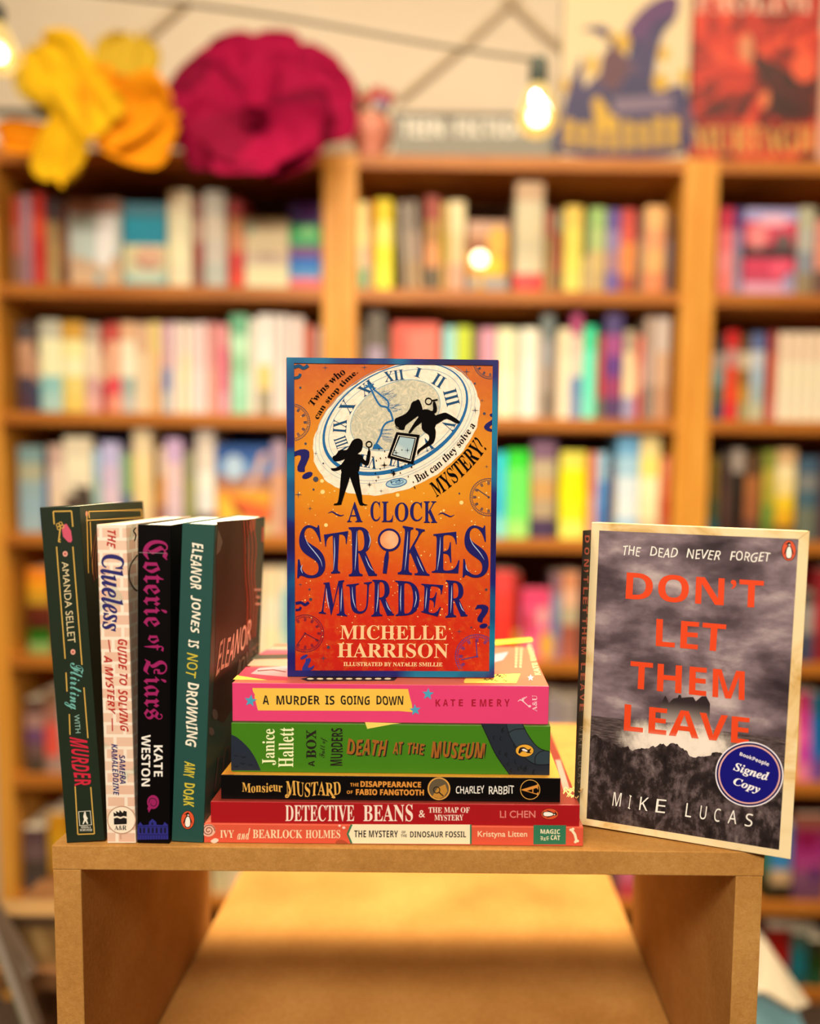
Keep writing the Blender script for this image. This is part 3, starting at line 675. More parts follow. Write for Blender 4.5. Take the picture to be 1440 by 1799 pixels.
mb.box((oc.x, oc.y+TC-.0006, oc.z), (oc.x+Wc, oc.y+TC, oc.z+Hc), mat('#c8501a'))
mb.build('cover', clock, bevel=.0003)
MB().box((oc.x+.0006, oc.y+.0007, oc.z+.001), (oc.x+Wc-.001, oc.y+TC-.0007, oc.z+Hc-.001), pages_mat('paper_block_standing', '#e6d9bd', '#fbf3e0', (30, 2500, 30))).build('page_block', clock)
fc = Face((oc.x, oc.y, oc.z), (1, 0, 0), (0, 0, 1))
CL = (517, 640, 866, 1178)
mb = MB()
for q in ([(503.5, 628), (875, 632.5), (865.2, 642), (516.6, 638)], [(503.5, 628), (516.6, 638), (518.5, 1177.6), (505, 1188)], [(865.2, 642), (875, 632.5), (868.2, 1190), (859, 1179)], [(505, 1188), (518.5, 1177.6), (859, 1179), (868.2, 1190)]):
    fpoly(mb, fc, q, mBd, 8)
mb.build('blue_border', clock)
def white_cloud():
    t = NT('cream_swirl_print', .42, .4); v = t.coord('Object')
    n = t.noise(v, 120, 4, .6, 2.5); t.col(t.ramp(n, [(.35, '#e3d3bd'), (.5, '#f2e2cd'), (.7, '#f6e8d6')])); return t.m
def swirl():
    t = NT('clock_scroll_print', .42, .4); v = t.coord('Object')
    n = t.noise(v, 150, 2, .5, 3.5); t.col(t.ramp(n, [(.42, '#b5b29d'), (.48, '#cfc6ab'), (.54, '#b9b8a6'), (.6, '#d8ccb0')])); return t.m
mW, mS = white_cloud(), swirl(); cblue = mat('#0f619c', .42, .3); lblue = mat('#7fa9bd', .42, .4); kk = mat('#050304', .7, .05); tblue = mat('#191660', .45, .2); eb = mat('#104670', .42, .2)
mb = MB()
pts = []
for i, (x, y) in enumerate(ell(742, 515, 560, 378, -27, 90)):
    r = 1+.005*math.sin(i*2.3)+.006*math.sin(i*5.1); pts.append((742+(x-742)*r, max(515+(y-515)*r, 108)))
shape(mb, fc, ca(pts), mW, 1)
for k, f in enumerate((1.10, 1.05)): stroke(mb, fc, ca(ell(735, 470, 490*f, 312*f, -27, 60)), .7, lblue, 2, closed=True, clip=CL)
R1 = ell(735, 455, 492, 314, -27, 80); R2 = ell(735, 452, 470, 292, -27, 80)
for i in range(80):
    j = (i+1) % 80; wv = 1.0+.55*math.sin((i/80*2*math.pi)-.4)
    a, b = R1[i], R1[j]; c_, d_ = R2[j], R2[i]
    q = ca([a, b, (b[0]+(c_[0]-b[0])*min(1, wv*.7), b[1]+(c_[1]-b[1])*min(1, wv*.7)), (a[0]+(d_[0]-a[0])*min(1, wv*.7), a[1]+(d_[1]-a[1])*min(1, wv*.7))])
    if all(p[1] > 638 for p in q): fpoly(mb, fc, q, cblue, 2)
stroke(mb, fc, ca(ell(735, 455, 452, 272, -27, 70)), .9, lblue, 2, closed=True)
shape(mb, fc, ca(ell(735, 430, 302, 200, -27, 60)), mS, 2); stroke(mb, fc, ca(ell(735, 430, 302, 200, -27, 60)), 1.1, lblue, 3, closed=True)
for s_, x, y, hw, hh, rot in (('XII', 727, 180, 62, 32, -8), ('I', 880, 160, 20, 30, 18), ('II', 1010, 212, 36, 38, 32), ('III', 1090, 318, 52, 42, 75), ('IV', 1075, 480, 42, 42, 115), ('V', 940, 612, 28, 42, 155), ('VI', 735, 712, 36, 42, 190), ('VII', 565, 722, 55, 40, 190), ('VIII', 398, 612, 46, 40, 250), ('IX', 385, 498, 42, 42, 274), ('X', 430, 375, 36, 42, 300), ('XI', 555, 258, 50, 36, 322)):
    c_, s2 = math.cos(rot*D), math.sin(rot*D)
    q = [(x+a*hw*c_-b*hh*s2, y+a*hw*s2+b*hh*c_) for a, b in ((-1, -1), (1, -1), (1, 1), (-1, 1))]
    text(mb, fc, s_, 'serifb', ca(q), eb, 3)
stroke(mb, fc, ca(smooth_path([(720, 462), (705, 410), (680, 380), (640, 368), (608, 320), (580, 262), (560, 240)])), 3.2, cblue, 4)
stroke(mb, fc, ca(smooth_path([(600, 268), (640, 300), (690, 345), (690, 395), (705, 410)])), 2.8, cblue, 4)
for a, b in (((535, 262), (600, 232)), ((560, 225), (585, 275)), ((545, 240), (610, 262))): stroke(mb, fc, ca([a, b]), 2.4, cblue, 4)
stroke(mb, fc, ca(smooth_path([(725, 462), (680, 478), (655, 510), (640, 560), (600, 640)])), 3, cblue, 4)
shape(mb, fc, ca([(590, 645), (660, 645), (625, 610), (600, 615)]), cblue, 4)
random.seed(5)
for k in range(26):
    f = k/25; x, y = 620+f*100, 290+f*120; stroke(mb, fc, ca([(x, y), (x+60+random.uniform(-25, 35), y-30+random.uniform(-30, 30)+f*20)]), .8, cblue, 3, taper=True)
for k in range(16):
    f = k/15; x, y = 650+f*30, 560+f*70-40; stroke(mb, fc, ca([(x-20, y), (x+50+random.uniform(-15, 15), y+random.uniform(-14, 14))]), .8, cblue, 3, taper=True)
shape(mb, fc, ca(ell(742, 858, 66, 26, -10)), mat('#9fc0cf'), 2); stroke(mb, fc, ca(ell(742, 858, 66, 26, -10)), 1.4, cblue, 3, closed=True); stroke(mb, fc, ca(ell(748, 855, 38, 13, -10)), 1.1, cblue, 3, closed=True); stroke(mb, fc, ca(ell(752, 853, 16, 6, -10)), 1.1, cblue, 3, closed=True)
mb.build('clock_face_print', clock)
mb = MB(); lay_ = 5
for P_ in ([(520, 585), (495, 577), (465, 590), (445, 625), (425, 650), (385, 650), (360, 680), (338, 695), (350, 720), (385, 718), (420, 705), (450, 695), (485, 692), (500, 672), (522, 652), (530, 610)],
           [(430, 690), (470, 682), (505, 676), (530, 692), (514, 740), (499, 792), (440, 790), (392, 785), (410, 735)],
           [(430, 690), (395, 740), (355, 764), (328, 765), (338, 780), (370, 780), (412, 760), (442, 720)],
           [(505, 678), (535, 705), (550, 718), (556, 690), (562, 655), (578, 655), (576, 700), (566, 742), (546, 746), (512, 722)],
           [(400, 783), (450, 788), (440, 850), (416, 920), (396, 985), (392, 995), (347, 998), (354, 988), (372, 978), (384, 900), (390, 830)],
           [(445, 788), (499, 788), (511, 860), (525, 940), (531, 985), (561, 997), (520, 1000), (505, 985), (480, 910), (455, 840)],
           [(905, 380), (885, 332), (865, 338), (840, 350), (825, 390), (800, 420), (760, 440), (732, 455), (735, 490), (760, 512), (790, 522), (800, 495), (830, 470), (870, 440), (905, 412)],
           [(885, 405), (940, 393), (985, 425), (1003, 460), (985, 510), (990, 545), (945, 550), (905, 520), (900, 470), (880, 440)],
           [(935, 395), (972, 402), (972, 352), (986, 345), (998, 380), (993, 413), (955, 425)],
           [(955, 452), (1035, 416), (1072, 422), (1135, 463), (1142, 478), (1120, 480), (1060, 452), (1012, 477), (975, 492)],
           [(912, 500), (980, 505), (990, 555), (975, 605), (930, 632), (892, 658), (876, 682), (876, 652), (908, 625), (945, 590), (945, 555), (905, 520)],
           [(900, 425), (862, 468), (835, 510), (818, 540), (833, 540), (862, 505), (908, 465)]):
    blob(mb, fc, ca(P_), kk, lay_, 3); lay_ += .22
stroke(mb, fc, ca(ell(569, 614, 18, 18, n=24)), 1.9, kk, 8, closed=True); stroke(mb, fc, ca([(568, 634), (569, 660)]), 2.2, kk, 8.2)
stroke(mb, fc, ca(ell(945, 342, 20, 20, n=24)), 1.9, kk, 8, closed=True); stroke(mb, fc, ca([(966, 338), (1003, 332)]), 2.4, kk, 8.2)
for c_ in ([(760, 470), (738, 500), (762, 520)], [(775, 480), (760, 515), (785, 522)], [(365, 690), (345, 705), (352, 718)]): stroke(mb, fc, ca(smooth_path(c_)), 1.2, kk, 5)
shape(mb, fc, ca([(742, 537), (890, 555), (848, 740), (685, 697)]), kk, 8)
shape(mb, fc, ca([(754, 556), (870, 571), (834, 722), (706, 686)]), mat('#e3dccb'), 8.4); shape(mb, fc, ca([(758, 560), (866, 575), (831, 717), (711, 683)]), kk, 8.8)
def mirror_print():
    t = NT('mirror_print', .42, .4); n = t.noise(t.coord('Object'), 45, 1); t.col(t.ramp(n, [(.35, '#dfe2d8'), (.55, '#9fbac4')])); return t.m
shape(mb, fc, ca([(766, 567), (858, 580), (826, 708), (720, 677)]), mirror_print(), 9.2)
random.seed(11)
for x, y, r in ((740, 668, 20), (812, 652, 18), (666, 745, 28), (722, 797, 26), (572, 868, 20), (628, 820, 14), (775, 757, 14)): star4(mb, fc, *ca([(x, y)])[0], r*.2778, kk, 10)
for k in range(30): fpoly(mb, fc, ca(ell(random.uniform(590, 860), random.uniform(640, 890), 4, 4, n=8)), kk, 10)
mb.build('figures_print', clock)
# ornaments: little clocks, question marks, stars
mb = MB()
oc1 = mat('#3a3d52', .42, .4)
def small_clock(f, cx, cy, r, col_, hands):
    stroke(mb, fc, f(ell(cx, cy, r, r, n=60)), 1.0, col_, 2, closed=True, clip=CL); stroke(mb, fc, f(ell(cx, cy, r*.88, r*.88, n=60)), .7, col_, 2, closed=True, clip=CL)
    for i in range(60):
        a = i*6*D; stroke(mb, fc, f([(cx+r*.88*math.sin(a), cy-r*.88*math.cos(a)), (cx+r*math.sin(a), cy-r*math.cos(a))]), .6, col_, 2, clip=CL)
    for i in range(12):
        a = i*30*D
        for o_ in (-.06, 0, .06): stroke(mb, fc, f([(cx+r*.66*math.sin(a+o_), cy-r*.66*math.cos(a+o_)), (cx+r*.84*math.sin(a+o_), cy-r*.84*math.cos(a+o_))]), 1.0, col_, 2, clip=CL)
    for a, l in hands: stroke(mb, fc, f([(cx, cy), (cx+l*r*math.sin(a*D), cy-l*r*math.cos(a*D))]), 1.6, col_, 2, clip=CL)
    p = f([(cx, cy)])[0]
    if CL[0] < p[0]-2 and p[0]+2 < CL[2]: fpoly(mb, fc, ell(*p, 2, 2, n=12), col_, 3)
small_clock(ca, 78, 475, 118, oc1, [(140, .7)]); small_clock(ca, 1325, 948, 118, oc1, [(-55, .75)]); small_clock(ca, 1335, 95, 105, oc1, [])
small_clock(cb, 165, 910, 118, mat('#5a1a3a', .42, .4), [(118, .8), (215, .8)]); small_clock(cb, 1252, 1055, 138, mat('#3d3a8a', .42, .4), [(-4, .75), (258, .75)])
for f, cx, cy, w_, h_, rot, cl_ in ((ca, 160, 735, 60, 95, -25, tblue), (ca, 1335, 475, 34, 58, 190, tblue), (cb, 1290, 800, 44, 76, -12, tblue), (cb, 170, 1100, 44, 52, 150, mat('#232a86'))):
    c_, s2 = math.cos(rot*D), math.sin(rot*D)
    text(mb, fc, '?', 'serifb', f([(cx+a*w_*c_-b*h_*s2, cy+a*w_*s2+b*h_*c_) for a, b in ((-1, -1), (1, -1), (1, 1), (-1, 1))]), cl_, 4, offs=.01)
for f, pts, wd in ((ca, [(95, 128), (125, 118), (155, 132), (185, 115)], 6), (ca, [(95, 195), (125, 188), (135, 168)], 5), (cb, [(105, 720), (140, 715), (165, 728), (188, 712)], 5), (cb, [(105, 762), (130, 758), (138, 742)], 4)):
    stroke(mb, fc, f(smooth_path(pts)), wd, eb if f is ca else tblue, 4)
random.seed(21)
for f, x, y, r in ((ca, 292, 130, 20), (ca, 540, 128, 20), (ca, 1185, 155, 26), (ca, 1240, 400, 26), (ca, 1283, 338, 14), (ca, 1312, 755, 14), (ca, 232, 672, 16), (ca, 122, 932, 26), (ca, 196, 1020, 18), (cb, 135, 602, 16), (cb, 280, 1068, 24), (cb, 1138, 898, 20), (ca, 645, 910, 16)): star4(mb, fc, *f([(x, y)])[0], r*.2778, oc1, 2)
for f, x, y, r in ((ca, 135, 256, 8), (ca, 232, 835, 17), (ca, 168, 610, 8), (ca, 1298, 420, 9), (ca, 1238, 230, 7), (cb, 312, 998, 10), (cb, 200, 695, 10), (cb, 192, 632, 7), (cb, 1310, 633, 8), (cb, 1215, 872, 6), (ca, 280, 735, 6), (ca, 1140, 925, 6), (ca, 218, 900, 7), (cb, 1328, 872, 10), (ca, 203, 92, 8)): fpoly(mb, fc, f(ell(x, y, r, r, n=14)), oc1, 2)
spk = mat('#f6d487', .42, .4)
for k in range(230):
    x = random.uniform(525, 858); y = random.uniform(845, 1140) if k < 150 else random.uniform(650, 1170)
    if k >= 150 and 560 < x < 830 and y < 860: continue
    r = random.choice([.6, .8, 1.0, 1.0, 1.4, 2.2 if k % 9 == 0 else .8]); fpoly(mb, fc, ell(x, y, r, r, n=8), spk, 2)
for x, y, r in ((276, 915, 14), (272, 846, 12), (297, 225+900, 12), (1153, 983, 13), (750, 935, 12)): fpoly(mb, fc, ca(ell(x, y, r, r, n=14)), spk, 2)
mb.build('ornament_print', clock)
mb = MB()
text(mb, fc, 'Twins who', 'serifb', ca([(184, 352), (395, 130), (424, 165), (214, 378)]), kk, 5, bend=.35)
text(mb, fc, 'can stop time.', 'serifb', ca([(216, 440), (478, 140), (508, 168), (256, 462)]), kk, 5, bend=.45)
text(mb, fc, 'But can they solve a', 'serifb', ca([(852, 812), (1208, 470), (1252, 502), (880, 868)]), kk, 5, bend=-.62)
text(mb, fc, 'MYSTERY?', 'serifb', ca([(948, 862), (1240, 562), (1318, 638), (996, 950)]), kk, 5, bend=-.2)
mb.build('tagline_lettering', clock)
mb = MB(); hl = mat('#a9b8dd', .4, .4)
for s_, q in (('A', bx(430, 78, 528, 205)), ('C', bx(578, 74, 640, 200)), ('L', bx(650, 76, 722, 205)), ('O', bx(732, 82, 818, 202)), ('C', bx(828, 78, 905, 200)), ('K', bx(915, 74, 1000, 210))): text(mb, fc, s_, 'serifb', cb(q), tblue, 5)
for P_ in ([(308, 150), (335, 140), (362, 155), (390, 165), (412, 158)], [(1005, 160), (1030, 148), (1058, 160), (1085, 170), (1110, 158)]): stroke(mb, fc, cb(smooth_path(P_)), 2.6, tblue, 5, taper=True)
big = (('S', [(128, 225), (262, 225), (305, 560), (115, 560)]), ('T', [(284, 285), (438, 262), (405, 528), (310, 532)]), ('R', [(440, 238), (592, 235), (620, 545), (442, 548)]),
       ('K', [(782, 228), (932, 255), (952, 545), (750, 535)]), ('E', [(975, 282), (1132, 265), (1145, 530), (965, 525)]), ('S', [(1172, 225), (1312, 228), (1330, 560), (1160, 555)]),
       ('M', [(282, 590), (412, 572), (432, 802), (250, 782)]), ('U', [(425, 602), (588, 582), (575, 785), (440, 785)]), ('R', [(590, 570), (712, 572), (728, 795), (583, 803)]),
       ('D', [(735, 575), (888, 585), (888, 790), (735, 800)]), ('E', [(898, 595), (1050, 605), (1010, 805), (898, 775)]), ('R', [(1055, 572), (1180, 582), (1192, 800), (1052, 810)]))
for s_, q in big: text(mb, fc, s_, 'serifb', cb(q), tblue, 5)
stroke(mb, fc, cb(ell(697, 318, 66, 66, n=40)), 3.6, tblue, 5, closed=True)
def lens_print():
    t = NT('lens_print', .42, .4); n = t.noise(t.coord('Object'), 60, 3); t.col(t.ramp(n, [(.35, '#e8894c'), (.65, '#f3b184')])); return t.m
fpoly(mb, fc, cb(ell(697, 318, 58, 58, n=40)), lens_print(), 5)
stroke(mb, fc, cb([(686, 388), (680, 430), (668, 530)]), [4, 8, 7], tblue, 6)
for P_ in ([(165, 300), (185, 345), (230, 400), (262, 445), (275, 490)], [(150, 475), (140, 500), (150, 530)], [(350, 300), (352, 400), (345, 510)], [(492, 262), (488, 380), (480, 510)], [(545, 420), (570, 480), (598, 515)], [(565, 275), (578, 320), (565, 370)],
           [(815, 265), (808, 380), (795, 510)], [(870, 420), (895, 480), (915, 520)], [(1020, 300), (1015, 400), (1000, 510)], [(1205, 300), (1225, 345), (1270, 400), (1298, 445)], [(1180, 470), (1185, 500), (1200, 520)],
           [(300, 625), (305, 690), (318, 755)], [(398, 620), (394, 700), (392, 770)], [(463, 615), (468, 690), (485, 750)], [(628, 595), (625, 690), (615, 775)], [(675, 705), (690, 745), (708, 770)], [(772, 605), (768, 690), (770, 770)], [(862, 640), (868, 690), (855, 745)], [(935, 620), (930, 690), (925, 755)], [(1092, 605), (1090, 690), (1085, 780)], [(1140, 710), (1155, 750), (1172, 772)]):
    stroke(mb, fc, cb(smooth_path(P_)), 1.7, hl, 7, taper=True)
mb.build('title_lettering', clock)
mb = MB(); pe = mat('#f6c795', .42, .4)
text(mb, fc, 'MICHELLE', 'serifb', cb([(388, 857), (1058, 860), (1060, 952), (386, 948)]), pe, 5)
text(mb, fc, 'HARRISON', 'serifb', cb([(370, 970), (1072, 974), (1070, 1066), (370, 1062)]), pe, 5)
text(mb, fc, 'ILLUSTRATED BY NATALIE SMILLIE', 'serifb', cb([(408, 1090), (1034, 1093), (1032, 1119), (408, 1116)]), pe, 5, offs=.01)
mb.build('author_lettering', clock)

# ---------------- grey book with orange capitals
ob = Vector((.09000472, .5422361, 1.11961532+.0002)); Rm = Matrix.Rotation(-.354815, 3, 'Z') @ Matrix.Rotation(-.03025495, 3, 'X') @ Matrix.Rotation(.01263457, 3, 'Y')
ub, vb = Rm @ Vector((1, 0, 0)), Rm @ Vector((0, 0, 1)); nb = Rm @ Vector((0, 1, 0)); WB, HB, TB = .133929, .2056, .021
def stained():
    t = NT('stained_cream_print', .5, .3); v = t.coord('Object'); n = t.noise(v, 22, 4, .6, .8); t.col(t.ramp(n, [(.3, '#c99d55'), (.4, '#e3c48c'), (.5, '#ecd6a8'), (.7, '#f0dcb2')])); return t.m
mSt = stained()
dont = thing('paperback_book', ob, 'cream-bordered book with stormy grey cover and round blue sticker, standing at the riser edge', 'book', 'books on the fibreboard riser')
mb = MB()
mb.frame_box(ob, ub*WB, vb*HB, nb*.0006, mSt); mb.frame_box(ob+nb*.0006, ub*.0006, vb*HB, nb*(TB-.0012), mSt); mb.frame_box(ob+nb*(TB-.0006), ub*WB, vb*HB, nb*.0006, mSt)
mb.build('cover', dont, bevel=.0003)
MB().frame_box(ob+ub*.0006+nb*.0006+vb*.0008, ub*(WB-.0016), vb*(HB-.0016), nb*(TB-.0012), M_PAGE_X).build('page_block', dont)
fd = Face(ob, ub, vb); fsp = Face(ob, nb, vb)
c5 = tr(1000, 900, .30556); c6 = tr(1000, 1200, .30556)
PIC = [(1052.5, 932), (1402.5, 947), (1368, 1493), (1030, 1438)]
def storm():
    """sky, sea, spray and rocks of the printed photograph in the cover's own u, v"""
    t = NT('stormy_sea_print', .42, .4); uv = t.coord('UV'); X = t.sep(uv); u, v = X[0], X[1]
    st = t.scalev(uv, (.9, 2.6, 1)); cl = t.noise(st, 2.6, 6, .55, .15)
    sky = t.ramp(cl, [(.3, '#2f242b'), (.43, '#56474f'), (.54, '#83717a'), (.68, '#c4b3b4')])
    sea = t.ramp(t.noise(t.scalev(uv, (6, 60, 1)), 2.5, 4, .7), [(.35, '#2e2427'), (.6, '#5e5050'), (.8, '#9b8c86')])
    hz = t.math('ADD', .362, t.math('MULTIPLY', t.math('SUBTRACT', u, .5), .0))
    c = t.mix(t.math('LESS_THAN', v, hz), sky, sea)
    dx = t.math('DIVIDE', t.math('SUBTRACT', u, .47), .36); dy = t.math('DIVIDE', t.math('SUBTRACT', v, .30), .085)
    d2 = t.math('ADD', t.math('MULTIPLY', dx, dx), t.math('MULTIPLY', dy, dy))
    d2 = t.math('ADD', d2, t.math('MULTIPLY', t.math('SUBTRACT', t.noise(uv, 9, 5, .7), .5), 1.4))
    spray = t.ramp(d2, [(.1, (1, 1, 1, 1)), (1.5, (0, 0, 0, 1))], 'EASE')
    c = t.mix(spray, c, '#efe2d6')
    rk = t.noise(uv, 7, 7, .68, .3); rk2 = t.noise(uv, 30, 5, .7)
    edge = t.math('ADD', .205, t.math('MULTIPLY', t.noise(uv, 5, 4, .6), .15))
    edge = t.math('SUBTRACT', edge, t.math('MULTIPLY', t.math('SUBTRACT', u, .72, clamp=True), .35))
    m = t.math('LESS_THAN', v, edge)
    rock = t.ramp(t.math('ADD', t.math('MULTIPLY', rk, .6), t.math('MULTIPLY', rk2, .4)), [(.38, '#120c0e'), (.48, '#2a2021'), (.57, '#5e5052'), (.7, '#958684')])
    t.col(t.mix(m, c, rock)); return t.m, spray
mSea, _ = storm()
def quad_uv(mb_obj, uvs):
    me = mb_obj.data; lay = me.uv_layers.new(name='cover')
    for l, uv in zip(lay.data, uvs): l.uv = uv
mb = MB(); fpoly(mb, fd, [PIC[3], PIC[2], PIC[1], PIC[0]], mSea, 1)
q = mb.build('stormy_sea_print', dont); quad_uv(q, [(0, 0), (1, 0), (1, 1), (0, 1)])
mb = MB(); fpoly(mb, fd, c5([(1318, 155), (1383, 105), (1381, 104.5), (1316.5, 153)]), mat('#a8854e'), 2); mb.build('border_crease_print', dont)
# castle and letters fade into the spray with height in their own print
def fade(name, a, b, p0, p1, u_mid=.47):
    t = NT(name, .42, .4); X = t.sep(t.coord('UV'))
    dx = t.math('DIVIDE', t.math('SUBTRACT', X[0], u_mid), .30); f = t.ramp(X[1], [(p0, (1, 1, 1, 1)), (p1, (0, 0, 0, 1))], 'EASE')
    side = t.math('SUBTRACT', 1, t.math('MULTIPLY', dx, dx), clamp=True)
    t.col(t.mix(t.math('MULTIPLY', f, side), a, b)); return t.m
def uv_by_cover(o):
    me = o.data; lay = me.uv_layers.new(name='cover'); O = parent_loc(o.parent)
    BL, BR, TL = fd.at(PIC[3]), fd.at(PIC[2]), fd.at(PIC[0]); U, V = BR-BL, TL-BL
    for l, lo in zip(lay.data, me.loops):
        p = Vector(me.vertices[lo.vertex_index].co)+O-BL; l.uv = (p.dot(U)/U.length_squared, p.dot(V)/V.length_squared)
mb = MB(); mCas = fade('castle_print', '#2b2024', '#c8b8b2', .33, .45)
shape(mb, fd, c6([(525, 225), (523, 122), (552, 70), (572, 115), (595, 90), (622, 84), (628, 68), (640, 68), (644, 85), (690, 80), (712, 80), (726, 105), (760, 76), (786, 76), (808, 118), (805, 235), (700, 230)]), mCas, 2)
uv_by_cover(mb.build('castle_print', dont))
mb = MB(); mO = fade('orange_ink', '#e2461d', '#f3d8c4', .285, .345)
text(mb, fd, 'DON’T', 'sansb', c5([(330, 343), (1118, 392), (1112, 553), (322, 499)]), mO, 3)
text(mb, fd, 'LET', 'sansb', c5([(500, 612), (902, 645), (890, 802), (496, 768)]), mO, 3)
text(mb, fd, 'THEM', 'sansb', c5([(352, 855), (1008, 915), (1006, 1080), (345, 1010)]), mO, 3)
text(mb, fd, 'LEAVE', 'sansb', c6([(318, 120), (1036, 200), (1030, 352), (312, 272)]), mO, 3)
uv_by_cover(mb.build('title_lettering', dont))
mb = MB(); cw = mat('#f0ebe4')
for s_, a, b in (('THE', 308, 412), ('DEAD', 462, 622), ('NEVER', 672, 868), ('FORGET', 922, 1158)):
    sl = lambda x: (x-308)*.048
    text(mb, fd, s_, 'sansi', c5([(a, 192+sl(a)), (b, 192+sl(b)), (b, 246+sl(b)), (a, 246+sl(a))]), cw, 3, wob=.06, offs=.006)
mb.build('tagline_lettering', dont)
mb = MB()
for s_, a, b in (('M', 250, 296), ('I', 340, 352), ('K', 403, 452), ('E', 497, 552), ('L', 668, 702), ('U', 750, 786), ('C', 832, 866), ('A', 912, 962), ('S', 1010, 1052)):
    y = 630+(a-250)*.15; k = (a*7) % 11-5
    text(mb, fd, s_, 'sans', c6([(a+6, y+k), (b+6, y+6+k), (b-4, y+82+k*.5), (a-4, y+76+k*.5)]), cw, 3)
mb.build('author_lettering', dont)
mb = MB(); penguin(mb, fd, 1000+1261*.30556, 900+220*.30556, 12.8, 18.5); mb.build('publisher_emblem', dont)
mb = MB(); sx_, sy_ = 1000+1034*.30556, 1200+524*.30556
for rx, ry, c_, l in ((60, 57.3, '#e9e2ea', 4), (57.6, 55, '#191552', 5), (54.6, 52, '#e0a9a4', 6), (51.8, 49.3, '#14117a', 7)): fpoly(mb, fd, ell(sx_, sy_, rx, ry, 8, 64), mat(c_, .35), l)
stk = mb.build('sticker', dont); stk['label'] = 'round blue signed-copy sticker'
mb = MB(); sw = mat('#f4f0f4')
text(mb, fd, 'BookPeople', 'sansb', c6([(982, 394), (1150, 455), (1142, 484), (976, 420)]), sw, 8)
text(mb, fd, 'Signed', 'serifbi', c6([(950, 452), (1150, 513), (1138, 578), (936, 510)]), sw, 8, offs=.012)
text(mb, fd, 'Copy', 'serifbi', c6([(948, 538), (1102, 590), (1086, 644), (936, 592)]), sw, 8, offs=.012)
mb.build('sticker_lettering', stk)
mb = MB(); dsp = mat('#1d1411', .55, .1); osp = mat('#d8502c')
fpoly(mb, fsp, [(1023.5, 932), (1038, 931), (1022, 1440), (1007, 1432)], dsp, 1)
for ch, y in zip('DON’TLETTHEMLEAVE', (947, 968, 989, 1003, 1018, 1038, 1055, 1072, 1091, 1108, 1125, 1143, 1171, 1189, 1207, 1225, 1243)):
    k = (y-918)*-.031; hgt = 13 if ch != '’' else 4
    text(mb, fsp, ch, 'sansb', [(1036+k, y-hgt/2), (1036+k, y+hgt/2), (1027.5+k, y+hgt/2), (1027.5+k, y-hgt/2)], osp, 2)
for i, ch in enumerate('MIKELUCAS'):
    yy = 1276+i*10.5+(9 if i > 3 else 0); k = (yy-918)*-.031; text(mb, fsp, ch, 'sans', [(1035+k, yy), (1035+k, yy+7), (1028+k, yy+7), (1028+k, yy)], mat('#9a8a80'), 2)
mb.build('spine_print', dont)

# ------------------------------------------------------------------ bookcases along the back wall
YS, YBK = 2.044, 2.34
BZ = [2.122, 1.807, 1.499, 1.199, .889, .578, .258, .02]; TH = .032
xe = atY(596, 600, YS).x; WCASE = atY(1222, 600, YS).x-xe; ST = .041
CASES = [('bookcase under the paper flowers', xe-WCASE, 'flowers'), ('bookcase under the shop sign', xe, 'sign'), ('bookcase under the big red book', xe+WCASE, 'red')]
CASE_LABEL = ['tall orange-brown wooden bookcase under the two paper flowers', 'tall orange-brown wooden bookcase under the white lettered sign', 'tall orange-brown wooden bookcase under the big red display book']
for (nm, cx, _), lb in zip(CASES, CASE_LABEL):
    t = thing('bookcase', (cx+WCASE/2, (YS+YBK)/2, 0), lb, 'bookcase', 'bookcases along the back wall')
    for a in (cx+.0005, cx+WCASE-ST-.0005):
        MB().box((a, YS, 0), (a+ST, YBK, BZ[0]+TH/2), M_POST).build('side_panel', t, bevel=.0015)
    for k, zc in enumerate(BZ):
        MB().box((cx+ST, YS+.002, zc-TH/2), (cx+WCASE-ST, YBK-.012, zc+TH/2), M_SHELF).build('top_board' if k == 0 else 'shelf', t, bevel=.0015)
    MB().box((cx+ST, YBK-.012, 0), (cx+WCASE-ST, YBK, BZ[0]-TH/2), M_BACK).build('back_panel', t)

import colorsys
def cname(h):
    r, g, b = (int(h.lstrip('#')[i:i+2], 16)/255 for i in (0, 2, 4)); H, L, S = colorsys.rgb_to_hls(r, g, b); H *= 360
    if L > .86: return 'white' if S < .35 else ('cream' if 20 < H < 75 else 'pale pink' if H > 300 or H <= 20 else 'pale blue')
    if L < .16: return 'black'
    if S < .16: return 'grey' if L > .35 else 'dark grey'
    if 15 < H < 60 and S < .5: return 'beige' if L > .6 else 'tan' if L > .45 else 'brown'
    if 10 < H < 48 and L < .36: return 'brown'
    for lim, nm in ((12, 'red'), (24, 'coral' if L > .55 else 'rust'), (40, 'orange'), (66, 'yellow'), (90, 'lime'), (155, 'green'), (190, 'teal'), (250, 'blue'), (285, 'purple'), (345, 'pink'), (361, 'red')):
        if H <= lim:
            if nm == 'red' and L > .62: return 'salmon pink'
            if nm == 'pink' and L < .4: return 'plum'
            if L > .74: return 'pale '+nm
            if L < .3: return 'dark '+nm
            return nm
SHELFN = ['top', 'second', 'third', 'fourth', 'fifth', 'sixth', 'bottom']
CASEN = ['bookcase under the flowers', 'bookcase under the sign', 'bookcase under the red book']
INNER = [(c_[1]+ST+.001, c_[1]+WCASE-ST-.001) for c_ in CASES]
ORD = ['first', 'second', 'third', 'fourth', 'fifth', 'sixth', 'seventh', 'eighth', 'ninth', 'tenth', 'eleventh', 'twelfth', 'thirteenth', 'fourteenth', 'fifteenth', 'sixteenth', 'seventeenth', 'eighteenth', 'nineteenth', 'twentieth', '21st', '22nd', '23rd', '24th', '25th', '26th', '27th', '28th', '29th', '30th']
M_PAGEBG = mat('#efe3c8', .8, .1)
